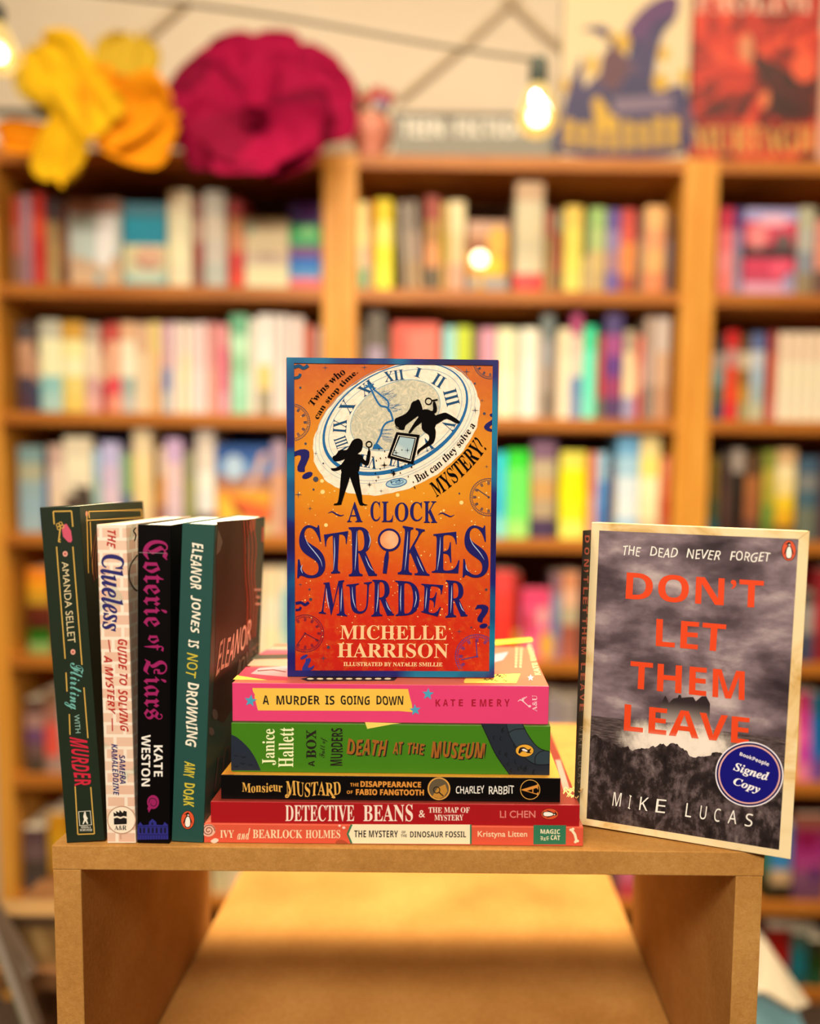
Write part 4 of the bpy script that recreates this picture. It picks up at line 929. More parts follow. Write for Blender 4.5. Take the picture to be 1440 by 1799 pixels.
def back_book(row, case, i, x0p, x1p, ytop, bands, ybot, lean=0.0, faceout=None, setback=.022):
    """spine from pixel columns x0p..x1p, its head at pixel row ytop, colour bands from head to foot"""
    Yb = YS+setback; zb = BZ[row+1]+TH/2+.0006
    ym = (ytop+ybot)/2
    xa, xb = atY(x0p, ym, Yb).x, atY(x1p, ym, Yb).x
    H = max(.12, atY((x0p+x1p)/2, ytop, Yb).z-zb); H = min(H, BZ[row]-TH/2-.004-zb)
    T = max(.004, xb-xa-.0012)
    lo, hi = INNER[case]; xa = max(xa, lo-min(0, lean*H)); T = min(T, hi-xa)
    Wd = min(.15 if faceout is None else .022, .2)
    if isinstance(bands, str): bands = [bands]
    names = []
    for b in (bands[0], bands[-1]) if len(bands) > 1 else (bands[0],):
        n_ = cname(b)
        if n_ not in names: names.append(n_)
    if len(bands) > 2:
        mid = cname(bands[len(bands)//2]); names = [mid]+[n_ for n_ in names if n_ != mid]
    colr = ' and '.join(names[:2])
    kind = ('face-out ' if faceout is not None else '')+('book' if faceout is not None else 'paperback' if H < .21 else 'tall book')
    lab = f'{colr} {kind}, {ORD[i]} along {SHELFN[row]} shelf, {CASEN[case]}'
    nm = 'face_out_book' if faceout is not None else 'paperback_book'
    t = thing(nm, (xa, Yb, zb), lab, 'book', f'books on the {SHELFN[row]} shelf of the {CASEN[case]}')
    sh = lambda z_: lean*(z_-zb)
    def bxs(mb, x0, y0, z0, x1, y1, z1, m):
        P = [(x0+sh(z0), y0, z0), (x1+sh(z0), y0, z0), (x1+sh(z0), y1, z0), (x0+sh(z0), y1, z0), (x0+sh(z1), y0, z1), (x1+sh(z1), y0, z1), (x1+sh(z1), y1, z1), (x0+sh(z1), y1, z1)]
        mb.mesh(P, [(0, 3, 2, 1), (4, 5, 6, 7), (0, 1, 5, 4), (1, 2, 6, 5), (2, 3, 7, 6), (3, 0, 4, 7)], m)
    mb = MB(); n = len(bands); cb_ = .0012
    for k, b in enumerate(bands):
        zt_, z_b = zb+H*(1-k/n), zb+H*(1-(k+1)/n); m = mat(b, .5, .3)
        if faceout is None:
            # rounded spine
            P = []
            for j in range(7):
                a = math.pi*j/6; px_ = xa+T/2-T/2*math.cos(a); py_ = Yb+.004-.004*math.sin(a)
                P.append([(px_+sh(z_b), py_, z_b), (px_+sh(zt_), py_, zt_)])
            mb.grid(P, m)
            bxs(mb, xa, Yb+.004, z_b, xa+cb_, Yb+Wd, zt_, m); bxs(mb, xa+T-cb_, Yb+.004, z_b, xa+T, Yb+Wd, zt_, m)
        else:
            bxs(mb, xa, Yb, z_b, xa+T, Yb+.001, zt_, m); bxs(mb, xa, Yb+.001, z_b, xa+.001, Yb+Wd, zt_, m); bxs(mb, xa, Yb+Wd-.001, z_b, xa+T, Yb+Wd, zt_, m)
    mb.build('cover', t)
    mp = MB(); bxs(mp, xa+cb_, Yb+.005 if faceout is None else Yb+.0012, zb+.002, xa+T-cb_, Yb+Wd-.0015, zb+H-.002, M_PAGEBG); mp.build('page_block', t)
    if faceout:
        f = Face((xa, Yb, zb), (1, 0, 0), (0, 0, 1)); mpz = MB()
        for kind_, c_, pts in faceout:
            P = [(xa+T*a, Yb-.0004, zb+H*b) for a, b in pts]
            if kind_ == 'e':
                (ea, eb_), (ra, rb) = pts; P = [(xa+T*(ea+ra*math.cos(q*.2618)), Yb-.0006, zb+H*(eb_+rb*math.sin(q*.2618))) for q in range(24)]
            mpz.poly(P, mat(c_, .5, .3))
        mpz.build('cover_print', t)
    return t
R = {}
R[0, 0] = (497, [(20, 37, 345, ['#b8381e', '#b8604e', '#90685a']), (37, 55, 342, ['#b08a9c', '#a88090', '#a07888']), (56, 79, 339, ['#cc2a18', '#e04a28', '#cc2820', '#d03a2c']), (81, 103, 350, ['#4c3c40', '#a88a58', '#b8965e', '#b89a62']), (104, 121, 356, ['#6a3a2c', '#7a4a30', '#8a5a36', '#6a3822']),
    (122, 213, 350, ['#b0806c', '#c8d2cc', '#c8d2cc', '#c8d2cc', '#d8b898', '#e0be98'], 0, [('p', '#ffffff', [(.55, .82), (.9, .82), (.86, .4), (.7, .18), (.5, .3), (.52, .55)]), ('p', '#cfe0dc', [(.15, .72), (.5, .8), (.48, .25), (.2, .35)]), ('p', '#a8c0c0', [(.45, .0), (.68, .0), (.62, .16), (.5, .16)])]),  # white patch puts the glare on this glossy cover into its colour
    (217, 294, 357, ['#4a8498', '#1a9ab8', '#1a90b0', '#e0d8a8', '#d8d4ae', '#98c4c0'], 0, [('e', '#e0b498', [(.6, .38), (.33, .1)]), ('p', '#b87868', [(.2, .34), (.4, .22), (.62, .17), (.95, .3), (.6, .26)]), ('e', '#ccdcc8', [(.5, .14), (.4, .07)])]),
    (295, 335, 334, ['#f0e2be', '#faf4cc', '#fbf6cc', '#f6ecc8']), (339, 356, 346, ['#a07064', '#d8b09c', '#b05a52', '#a06a60']), (358, 397, 335, ['#cac6b8', '#e4d8c4', '#dcd4c8', '#c8d0c8']), (401, 429, 350, ['#b84040', '#d8905c', '#e89468', '#e04440', '#f0503c']),
    (431, 507, 384, ['#d8c8a0', '#f0dcb0', '#ecd8ae', '#e4ccb4', '#fbf6c8', '#fbf8cc'], 0, [('p', '#c4a898', [(.3, .5), (.72, .5), (.72, .42), (.3, .42)]), ('p', '#a8c0a0', [(.02, .9), (.22, .95), (.22, .8), (.05, .75)])]), (508, 565, 357, ['#46105e', '#4c2870', '#28a058', '#40b870', '#8a5090', '#2878d8', '#58a0e0', '#f07888'], 0, [('e', '#504a88', [(.2, .9), (.2, .07)]), ('e', '#8cd88c', [(.6, .66), (.3, .06)])])])
R[0, 1] = (505, [(628, 646, 355, ['#f0ec9c', '#f8f4a8', '#e8d8b0', '#88c090']), (648, 655, 352, ['#d8402c', '#f09070', '#f0a8a0']), (658, 690, 350, ['#e4cc20', '#f8ec70', '#f4ec38', '#f8f448']), (709, 723, 355, ['#a89c90', '#b8aa98', '#b8a488'], -.06), (727, 742, 353, ['#988c80', '#c0a898', '#c8a880'], -.06),
    (746, 773, 345, ['#a04c40', '#b08048', '#e09c68', '#706450']), (775, 786, 356, ['#d0b060', '#c8b038', '#d8b068']), (787, 817, 353, ['#f8e8b8', '#f4dca8', '#e8bca0']),
    (821, 893, 388, ['#c8a088', '#c08a60', '#e0a040', '#d8982c', '#a0a0a0'], 0, [('e', '#f0b850', [(.75, .72), (.25, .2)]), ('p', '#7a4430', [(.0, .7), (.5, .68), (.5, .5), (.1, .52)]), ('e', '#f4c838', [(.62, .36), (.3, .14)])]), (893, 903, 372, '#5c4030'), (905, 955, 320, ['#c8a888', '#d8d0b0', '#e0d4b0', '#d8d0b0', '#e0d4b4', '#e85050']),
    (957, 974, 368, ['#a8604c', '#a88a58', '#b0905c']), (975, 989, 372, ['#8a9078', '#a04038', '#b05048', '#806048']), (991, 1024, 362, ['#f0d060', '#f8e868', '#f8ec68', '#f4e470']), (1026, 1034, 385, ['#607050', '#e0cca0']), (1035, 1064, 365, ['#a0c878', '#b8d088', '#d8c080', '#c8b078']), (1065, 1090, 368, ['#6858a0', '#9888b8', '#b08898', '#7868b0']), (1091, 1118, 367, ['#c84840', '#d85848', '#f09048', '#e89050', '#b05840']), (1120, 1132, 372, ['#605048', '#a08870', '#907860']), (1133, 1169, 362, ['#f0b878', '#e8a070', '#ecb470', '#e89060']), (1171, 1182, 376, ['#705040', '#807078', '#786068'])])
R[0, 2] = (524, [(1264, 1289, 365, ['#c02848', '#e87078', '#f08c90', '#f08078']), (1290, 1305, 366, ['#483c80', '#8888b0', '#9088a0', '#a098b8']), (1307, 1398, 367, ['#a8a4d8', '#d84868', '#d03c5c', '#403438', '#d84468', '#c84868', '#e0a8c8'], 0, [('e', '#e88c90', [(.25, .68), (.2, .14)]), ('e', '#6a5a5c', [(.75, .62), (.18, .1)]), ('e', '#f0b8cc', [(.55, .86), (.3, .06)]), ('e', '#a8a0c8', [(.88, .15), (.12, .13)]), ('e', '#f06080', [(.72, .3), (.2, .1)])]), (1402, 1432, 364, ['#b4b49c', '#b4b4ac', '#8c94a0', '#98886c']), (1433, 1462, 385, ['#d8887c', '#e09078', '#705048'])])
R[1, 0] = (727, [(30, 59, 568, ['#50484c', '#c89878', '#c09070', '#483c50', '#503848']), (60, 68, 572, ['#604838', '#c8a088', '#285078']), (69, 107, 562, ['#c4c2b0', '#fbf8cc', '#fbfacc', '#98d0d0', '#b0d8d4']), (108, 147, 565, ['#d8a440', '#fbf4b0', '#fbfacc', '#f0dc80', '#f0d470']), (148, 175, 570, ['#b8a898', '#f0e0c4', '#f0dcc0', '#d8a8a8', '#ecb8b0']), (176, 185, 572, ['#b85048', '#e8b898', '#b82840']), (186, 211, 568, ['#c85048', '#f0b898', '#ecb898', '#e8505c', '#f0a088']), (212, 237, 566, ['#e8b890', '#fbf4d8', '#fdf8e0', '#a8bcb8', '#c8ccc8']), (238, 261, 568, ['#e0b898', '#f0d8b4', '#f4dcb8']), (262, 282, 566, ['#ecd488', '#f0c890', '#e8b880']),
    (283, 300, 568, ['#d8b0c0', '#d8b0b8', '#8090c8', '#c0c8d0']), (301, 318, 567, ['#f0d8d8', '#f8e8d8']), (319, 332, 568, ['#f8ecd8', '#f8f4c0', '#f8f0cc']), (333, 348, 568, ['#f4e0e0', '#f8ecec']), (349, 364, 567, ['#f4dcdc', '#f8e4e4']), (365, 374, 568, ['#e89c98', '#f0b0a0']), (375, 385, 568, ['#f0a8a8', '#f0b0a8']), (386, 402, 570, ['#f0a0a8', '#e87090', '#e87898', '#f0a8c0']), (404, 436, 553, ['#70b890', '#c0f0cc', '#98d0a8', '#a8e8c8', '#a0e0c0']), (437, 451, 560, ['#ece8dc', '#f4f0e4']), (452, 475, 553, ['#f0eeea', '#f8f6f2', '#f0d888', '#a8a088']), (476, 490, 553, ['#ece4e0', '#f0e8e4']), (491, 508, 554, ['#e4dcd8', '#f0e4e0']), (509, 533, 557, ['#e0d0cc', '#ecdcd8']), (535, 552, 572, ['#c86048', '#e09068']), (553, 566, 576, ['#a89898', '#c0b0ac'])])
R[1, 1] = (738, [(629, 644, 575, ['#706454', '#8a7868']), (645, 676, 548, ['#6c645c', '#a898b0', '#a090a8']), (677, 689, 578, ['#605038', '#806040']), (690, 772, 567, ['#e06054', '#e86858', '#ec7464'], 0, [('p', '#f08070', [(.3, .9), (.95, .95), (.95, .2), (.4, .3)])]), (778, 800, 575, ['#a8e4e4', '#b8f4f4']), (801, 828, 574, ['#c8dc40', '#dcf468']), (830, 842, 578, ['#806c60', '#a89888']), (843, 872, 577, ['#e0a0b8', '#f0c0d0']), (873, 905, 577, ['#f4f4c8', '#fcfcd8']), (906, 915, 578, ['#d0d4c8', '#dce0d4']), (916, 944, 577, ['#f8f8e4', '#fffff0', '#fffff4']), (945, 950, 580, '#f0d4cc'), (951, 973, 553, ['#788484', '#a0a4a8', '#a89c90', '#8c8478']), (974, 979, 590, '#a87858'), (980, 1002, 577, ['#f4e8c4', '#fbf0d0', '#fbf0d4']), (1003, 1023, 551, ['#b84c80', '#f0d0c4', '#e8e0d0', '#7898cc', '#88a0cc']), (1024, 1048, 573, ['#40e0a8', '#70f4d0', '#70f4d4', '#80f4d8']), (1049, 1061, 588, ['#b05038', '#d05038', '#c84838', '#7c7858']), (1063, 1094, 551, ['#544880', '#a85090', '#683c90', '#a04070', '#584070']), (1095, 1117, 580, ['#b4a48c', '#f4dcb0', '#f8e4b8', '#a8a4cc']), (1118, 1130, 590, ['#e87060', '#f0a088', '#d04848']), (1132, 1150, 557, ['#b8a090', '#c0a8a0', '#908880']), (1151, 1176, 558, ['#d4c4bc', '#d8b090', '#c89878'])])
R[1, 2] = (748, [(1252, 1273, 590, ['#2c2a2a', '#a09890', '#709898', '#48685c', '#305068']), (1275, 1298, 581, ['#cc1c1c', '#c88c88', '#e04c2c', '#f04c28', '#e03038']), (1300, 1318, 588, ['#604828', '#d8c8a8', '#94702c', '#c8983c', '#a8a070']), (1319, 1344, 585, ['#5c6ca0', '#c8d0dc', '#a8c0d4', '#a8bcc0', '#c8c8a8']), (1350, 1364, 582, ['#a03838', '#d05438', '#d05840', '#d87068'])]+[(1366+k*19, 1384+k*19, 584, ['#f4dcc0', '#fbf0d0', '#fbf0d4']) for k in range(5)])
R[2, 0] = (941, [(32, 75, 784, ['#80a0a4', '#b4b498', '#98b4bc', '#98b8c8', '#a0bcc8']), (76, 84, 790, ['#283858', '#4c6cac', '#40588c']), (85, 112, 782, ['#d4b4a8', '#f0d8c4', '#f0d8bc', '#a87868']), (114, 162, 768, ['#e8dcc0', '#f8f0d0', '#f4e8cc', '#5c4c44', '#d8c4a8'], 0, [('p', '#4c4038', [(.3, .5), (.95, .48), (.95, .3), (.6, .22)])]), (163, 176, 790, ['#a8d0ec', '#a0ccc8', '#98c8c8']), (177, 209, 777, ['#c4c0f0', '#d8c4e4', '#e4cce0', '#f0d0dc']), (210, 220, 795, ['#a0b8b0', '#7888a8']), (221, 232, 800, ['#88b870', '#5c7c98']), (233, 267, 752, ['#ecd8b0', '#fce0a8', '#f8dca0', '#ecd0a0']), (269, 277, 778, ['#704020', '#a86424']), (278, 290, 786, ['#f0d8b8', '#f0b468', '#b08478']), (291, 319, 771, ['#d4b4e0', '#f0d0d4', '#e8ccd8', '#d8c0d0']), (322, 342, 795, ['#989878', '#a4a46c', '#989c64']), (344, 377, 754, ['#d8ccc0', '#e8dcd0', '#f4f4ec', '#ececec', '#786868']), (379, 477, 782, ['#3058a0', '#5888c8', '#a87868', '#f0a838', '#e88838', '#d0c090'], 0, [('e', '#b8d4f0', [(.33, .75), (.18, .14)]), ('p', '#d8b0a0', [(.55, .5), (.68, .52), (.95, .92), (.82, .92)]), ('p', '#e06838', [(.1, .6), (.3, .42), (.95, .32), (.95, .12), (.4, .2)]), ('p', '#f8c848', [(.02, .4), (.3, .36), (.6, .15), (.1, .12)])]), (478, 500, 775, ['#b8a0b8', '#e0a888', '#d8a890'])])
R[2, 1] = (948, [(866, 889, 795, ['#38d8f4', '#48d4f8', '#40c8f4', '#88e8f0']), (890, 930, 791, ['#38e038', '#70f468', '#70f86c', '#78f870', '#a8f080']), (933, 977, 774, ['#80607c', '#c0b090', '#d0a468', '#b8a484', '#4c3c60']), (984, 1029, 793, ['#ece45c', '#f8f400', '#fcfc00', '#f8f420', '#f8f870']), (1030, 1037, 795, ['#d87830', '#e8a038']), (1038, 1049, 795, ['#f0a090', '#f0b8b8']), (1050, 1068, 795, ['#98c8e8', '#4c98e4', '#3c80d0']), (1070, 1081, 815, ['#685060', '#705448', '#807060']), (1083, 1123, 765, ['#70b0e0', '#a8d4f0', '#e0f0fc', '#e8f4fc', '#a8d4f8']), (1124, 1159, 765, ['#f0dc98', '#f4e880', '#f8f8c8', '#f4f0c0', '#e8d0a4']), (1161, 1175, 803, ['#e88c6c', '#e87c54', '#d85c3c', '#d87458'])])
R[2, 2] = (955, [(1247, 1262, 803, ['#7c6418', '#786020', '#4c5838', '#286068']), (1268, 1284, 815, ['#503a34', '#5c4038', '#503830']), (1286, 1307, 790, ['#a49890', '#2c241c', '#281e18', '#301c18']), (1309, 1336, 798, ['#5c4028', '#a86838', '#a06038', '#704838']), (1341, 1363, 792, ['#889438', '#c0b044', '#b0a838', '#78983c', '#607c30']), (1364, 1398, 790, ['#d8b080', '#f8e8b4', '#f4e098', '#f4d030', '#e8b020', '#705430']), (1402, 1438, 803, ['#446078', '#808484', '#486878', '#707868', '#687468']), (1440, 1460, 800, ['#402838', '#503040'])])
R[3, 0] = (1148, [(47, 88, 998, ['#f08820', '#f0a01c', '#c89828', '#682c14', '#581c10', '#186808', '#88a860']), (90, 110, 1010, ['#a86038', '#905030']), (440, 459, 1000, ['#f0d8b0', '#f8e8d4']), (460, 491, 998, ['#f4dcb4', '#f8e8cc', '#f8ecc0']), (492, 510, 998, ['#e8e4c8', '#a8d8dc', '#a0d4d8', '#c8e8d8'])])
R[3, 1] = (1158, [(864, 902, 1003, ['#e84848', '#f04038', '#f03830', '#e83830']), (903, 915, 1008, ['#a02820', '#902820', '#c8a030']), (916, 966, 1035, ['#e84878', '#f05c8c', '#f06494', '#f06898'], 0, [('e', '#f0a4a8', [(.75, .62), (.22, .14)]), ('e', '#e8b040', [(.9, .2), (.25, .2)]), ('e', '#c03048', [(.25, .5), (.15, .2)])]), (968, 986, 1008, ['#906878', '#8898b8', '#7888b0', '#a08098']), (987, 1017, 1005, ['#d89068', '#e8b494', '#c0b090', '#a85c48', '#b06450']), (1019, 1034, 1010, ['#503838', '#604038'])])
R[3, 2] = (1164, [(1409, 1432, 1040, ['#5c5450', '#a8a09c', '#a09894', '#485068', '#404868']), (1433, 1460, 1000, ['#902028', '#b02030', '#882028'])])
R[4, 0] = (1357, [(43, 76, 1228, ['#5c4038', '#a88078', '#704870', '#705450', '#4c4034']), (77, 104, 1212, ['#805c44', '#a86c5c', '#e0584c', '#e85848', '#a8887c']), (105, 122, 1220, ['#c8bcb0', '#b0a498'])])
R[4, 1] = (1375, [(958, 984, 1222, ['#988c90', '#9c98c0', '#b4acd8']), (985, 1012, 1228, ['#a09490', '#d0b8bc', '#e8c8c0']), (1013, 1030, 1225, ['#807870', '#b0a090'])])
R[4, 2] = (1378, [(1381, 1404, 1222, ['#e8b020', '#f8dc18', '#fcec10', '#f8c020'], -.04), (1406, 1430, 1217, ['#b83068', '#d8409c', '#f060b8', '#d848b8', '#e880b0'], -.05), (1432, 1452, 1220, ['#186888', '#0878c0', '#1878c8', '#7050a8'], -.05)])
R[5, 0] = (1570, [(40, 80, 1455, ['#5c4448', '#705858', '#4c4038', '#4c4444']), (84, 118, 1428, ['#d09018', '#d8a020', '#c8902c', '#a06030']), (370, 398, 1440, ['#a89878', '#c8b488', '#d8c898']), (399, 436, 1440, ['#c8c090', '#d8cc98', '#f0d8b0'])])
R[5, 1] = (1584, [(1066, 1087, 1450, ['#503830', '#604840', '#685048']), (1088, 1122, 1440, ['#f84c90', '#fc5490', '#f85490', '#d87090', '#c84858'])])
R[5, 2] = (1590, [(1343, 1353, 1450, ['#385040', '#40805c', '#283018']), (1355, 1392, 1450, ['#2878b8', '#3888c8', '#3c88c4', '#d0ac80', '#242010']), (1394, 1450, 1432, ['#8c4c40', '#8c2858', '#a02c78', '#a84080', '#805070', '#6c4460'], 0, [('e', '#881048', [(.4, .72), (.3, .12)]), ('e', '#5c3068', [(.7, .3), (.2, .1)])])])
R[6, 2] = (1790, [(1346, 1386, 1632, ['#7c0c04', '#a01008', '#901408']), (1389, 1418, 1640, ['#3c5048', '#206870', '#187080', '#206068']), (1420, 1450, 1652, ['#2c2c14', '#203c10', '#205034'])])
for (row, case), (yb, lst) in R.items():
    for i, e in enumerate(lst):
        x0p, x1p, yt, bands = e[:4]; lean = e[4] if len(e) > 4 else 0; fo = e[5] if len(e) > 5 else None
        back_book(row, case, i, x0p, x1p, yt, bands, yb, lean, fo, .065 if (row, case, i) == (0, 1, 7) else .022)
# blue card behind the books of the third shelf
a, b = atY(150, 760, YS+.2), atY(498, 760, YS+.2)
tag(MB().box((a.x, YS+.2, BZ[3]+TH/2+.001), (b.x, YS+.204, BZ[2]-TH/2-.012), mat('#0f55c8', .5)).build('display_card'), 'wide bright blue card standing behind the books on a shelf under the flowers', 'card')

# ------------------------------------------------------------------ things on top of the bookcases
ZTOP = BZ[0]+TH/2+.0005
def top_z(): return ZTOP
def petal(name, parent, base, tip, width, m, cup=.1, side=None, ruffle=.012, seed=0, nu=14, nv=12, shape_=None, sag=0):
    """crepe-paper petal: a cupped, ruffled sheet from base to tip"""
    base, tip = Vector(base), Vector(tip); ax = tip-base; L = ax.length; ax.normalize()
    if side is None: side = ax.cross(Vector((0, 1, 0)))
    side = (side-ax*side.dot(ax)).normalized(); nrm = ax.cross(side).normalized()
    if nrm.y > 0: nrm = -nrm
    P = []
    for i in range(nu+1):
        s = i/nu; w_ = (.22+.78*math.sin(min(1, s*1.15)*math.pi/2)**.8)*(1 if s < .72 else math.sqrt(max(0, 1-((s-.72)/.30)**2)))
        if shape_ == 'strip': w_ = .75+.25*s
        row = []
        for j in range(nv+1):
            q = j/nv*2-1
            p = base+ax*(L*s)+side*(q*w_*width/2)+nrm*(cup*L*(q*q*.6+s*s*.5-.2*s))
            p += nrm*(ruffle*s*math.sin(q*9+seed*1.7+s*4))+ax*(ruffle*1.0*s*math.sin(q*7+seed))
            p += Vector((0, 0, -1))*(sag*s*s)
            row.append(p)
        P.append(row)
    return MB().grid(P, m).build(name, parent, smooth=True, solid=.0015, subsurf=1)
def crepe(name, a, b):
    t = NT(name, .8, .15); v = t.coord('Object'); n = t.noise(t.scalev(v, (160, 160, 40)), 1, 3, .6); t.col(t.ramp(n, [(.35, a), (.65, b)]))
    t.b.inputs['Subsurface Weight'].default_value = 0
    return t.m
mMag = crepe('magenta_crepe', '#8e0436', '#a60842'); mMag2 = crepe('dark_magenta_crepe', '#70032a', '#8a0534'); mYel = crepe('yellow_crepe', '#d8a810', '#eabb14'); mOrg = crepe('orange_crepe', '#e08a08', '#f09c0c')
YFl = 1.98
fcen = atY(455, 222, YFl)
flower = thing('paper_flower', fcen, 'giant magenta crepe-paper flower on top of the bookcases beside the yellow one', 'paper flower', 'giant paper flowers')
def fl(px, py, Y): return atY(px, py, Y)
# back row of big petals, then the front row
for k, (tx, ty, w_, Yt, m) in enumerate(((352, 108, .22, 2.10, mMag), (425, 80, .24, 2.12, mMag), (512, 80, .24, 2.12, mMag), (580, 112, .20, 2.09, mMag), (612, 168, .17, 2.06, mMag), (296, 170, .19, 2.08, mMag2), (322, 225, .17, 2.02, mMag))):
    petal('petal', flower, fcen+(fl(tx, ty, Yt)-fcen)*.06+Vector((0, .012+.002*k, 0)), fl(tx, ty, Yt), w_*1.25, m, cup=.10, ruffle=.006, seed=k)
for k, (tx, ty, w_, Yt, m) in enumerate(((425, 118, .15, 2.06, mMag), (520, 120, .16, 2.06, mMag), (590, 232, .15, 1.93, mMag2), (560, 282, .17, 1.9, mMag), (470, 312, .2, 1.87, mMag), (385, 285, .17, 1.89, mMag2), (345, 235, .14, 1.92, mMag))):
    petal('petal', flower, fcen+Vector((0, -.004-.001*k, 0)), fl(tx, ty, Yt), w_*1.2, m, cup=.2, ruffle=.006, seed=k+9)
for k in range(9):
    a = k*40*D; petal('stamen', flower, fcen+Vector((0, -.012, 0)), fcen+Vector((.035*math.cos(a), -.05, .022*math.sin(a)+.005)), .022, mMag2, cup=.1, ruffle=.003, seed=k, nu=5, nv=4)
yc = atY(165, 235, 1.99)
yflower = thing('paper_flower', yc, 'giant yellow and orange crepe-paper flower at the end of the bookcase top', 'paper flower', 'giant paper flowers')
for k, (bx_, by_, tx, ty, w_, Yb_, Yt, m, cup, sag) in enumerate(((190, 215, 65, 85, .17, 2.0, 2.0, mYel, .1, 0), (150, 205, 40, 110, .12, 2.02, 2.04, crepe('olive_yellow_crepe', '#c8a830', '#d8b840'), .08, 0), (215, 215, 235, 62, .15, 2.05, 2.08, crepe('olive_crepe', '#c0a028', '#d0ac30'), .1, 0), (170, 240, 320, 215, .2, 1.98, 1.96, mOrg, .3, 0), (195, 262, 232, 140, .20, 1.95, 1.97, mOrg, .2, 0), (160, 250, 0, 245, .07, 1.98, 1.95, mOrg, .12, 0), (120, 205, 118, 332, .12, 1.97, 1.90, mYel, .25, 0), (285, 262, 250, 160, .12, 1.97, 1.99, mOrg, .2, 0))):
    petal('petal', yflower, atY(bx_, by_, Yb_), atY(tx, ty, Yt), w_*1.1, m, cup=cup, ruffle=.009, seed=k+3, sag=sag)
petal('petal', yflower, atY(105, 120, 1.96), atY(195, 225, 1.94), .13, mYel, cup=.12, ruffle=.006, seed=4, shape_='strip')
# shop signs
def sign(x0p, x1p, ytp, ybp, Y, label, txt):
    a, b = atY(x0p, ytp, Y), atY(x1p, ybp, Y); z0 = ZTOP; h = a.z-z0
    t = thing('shelf_sign', ((a.x+b.x)/2, Y, z0), label, 'sign', 'white signs on the bookcase tops'); fr = mat('#4f4d46', .5); wh = mat('#e6dfcc', .5)
    MB().box((a.x, Y, z0), (b.x, Y+.012, z0+h), mat('#8a877a', .5)).build('sign_board', t, bevel=.001)
    mb = MB(); mb.box((a.x, Y-.002, z0+h-.012), (b.x, Y, z0+h), fr); mb.build('rim', t)
    f = Face((a.x, Y, z0), (1, 0, 0), (0, 0, 1))
    if txt:
        mb = MB()
        for s_, xa, xb in txt: text(mb, f, s_, 'sansb', bx(xa, 208, xb, 240), mat('#f4eedd', .5), 12)
        mb.build('sign_lettering', t)
    else:
        MB().box((a.x+.01, Y-.001, z0+.015), (b.x-.02, Y, z0+h-.022), wh).build('white_panel', t)
sign(690, 985, 197, 265, 2.06, 'grey sign with white capitals on the bookcase top beside the lit bulb', [('TEEN', 706, 778), ('FICTION', 800, 930)])
sign(-60, 128, 190, 265, 2.06, 'grey sign with blank white panel behind the yellow paper flower', None)
# small pot
pc_ = atY(652, 250, 2.13); pz = ZTOP; pr = .030
pot = thing('flower_pot', (pc_.x, 2.13, pz), 'small salmon-pink pot with red flowers and green leaves beside the magenta paper flower', 'flower pot')
MB().lathe((pc_.x, 2.13, pz), [(.001, 0), (.034, 0), (.036, .01), (.033, .03), (.05, .06), (.056, .085), (.052, .11), (.044, .118), (.04, .112), (.0, .105)], mat('#d98a72', .4)).build('pot', pot, smooth=True)
mb = MB(); gl = mat('#6f8a4a')
for k, (dx, dz, ang) in enumerate(((-.045, .03, 150), (-.055, .055, 120), (-.02, .06, 95), (.05, .02, 20), (.06, .04, 40))):
    b0 = Vector((pc_.x+dx*.3, 2.10, pz+.11)); e0 = Vector((pc_.x+dx, 2.08, pz+.12+dz)); n_ = Vector((-(e0-b0).z, 0, (e0-b0).x)).normalized()*.014; mid = (b0+e0)/2
    mb.grid([[b0, b0+Vector((0, .001, 0))], [mid+n_, mid+n_*.2+Vector((0, -.006, 0))], [e0, e0]], gl); mb.grid([[b0, b0], [mid-n_, mid-n_*.2+Vector((0, -.006, 0))], [e0, e0]], gl)
mb.build('leaves', pot, solid=.001)
for dx, dz, c_ in ((.02, .045, '#d0483e'), (.045, .035, '#c83c3c'), (-.005, .03, '#d86a60'), (.03, .02, '#b8a8c8')):
    c0 = Vector((pc_.x+dx, 2.08, pz+.11+dz)); mb = MB(); prof = []
    for i in range(20):
        a = i*18*D; r = .017*(1+.25*math.cos(5*a)); prof.append(c0+Vector((r*math.cos(a), -.004, r*math.sin(a))))
    mb.mesh(prof+[c0+Vector((0, -.014, 0)), c0+Vector((0, .008, 0))], [(i, (i+1) % 20, 20) for i in range(20)]+[((i+1) % 20, i, 21) for i in range(20)], mat(c_)); mb.build('blossom', pot, smooth=True)
# the two big display books
def display(x0p, x1p, ytp, Yd, label, m_cov, m_side):
    a, b = atY(x0p, 250, Yd), atY(x1p, 250, Yd); z0 = ZTOP; z1 = atY((x0p+x1p)/2, ytp, Yd).z
    t = thing('display_book', (a.x, Yd, z0), label, 'book', 'big display books on the bookcase top')
    mb = MB(); mb.box((a.x, Yd, z0), (b.x, Yd+.003, z1), m_cov); mb.box((a.x, Yd+.032, z0), (b.x, Yd+.035, z1), m_side); mb.box((a.x, Yd+.003, z0), (a.x+.003, Yd+.032, z1), m_side); mb.build('cover', t)
    MB().box((a.x+.003, Yd+.003, z0+.003), (b.x-.004, Yd+.032, z1-.003), M_PAGEBG).build('page_block', t)
    return t, Face((a.x, Yd, z0), (1, 0, 0), (0, 0, 1))
def clouds(name, stops, sc_, det=4, dist=1.0):
    t = NT(name, .45, .35); t.col(t.ramp(t.noise(t.coord('Object'), sc_, det, .6, dist), stops)); return t.m
t, f = display(984, 1206, -16, 2.05, 'big purple book with yellow block letters standing on the bookcase top', mat('#d8c49c', .45), mat('#4a3a5c', .45))
mb = MB(); pur = clouds('purple_cloth_print', [(.35, '#2c2c50'), (.5, '#3a3560'), (.65, '#574058')], 14)
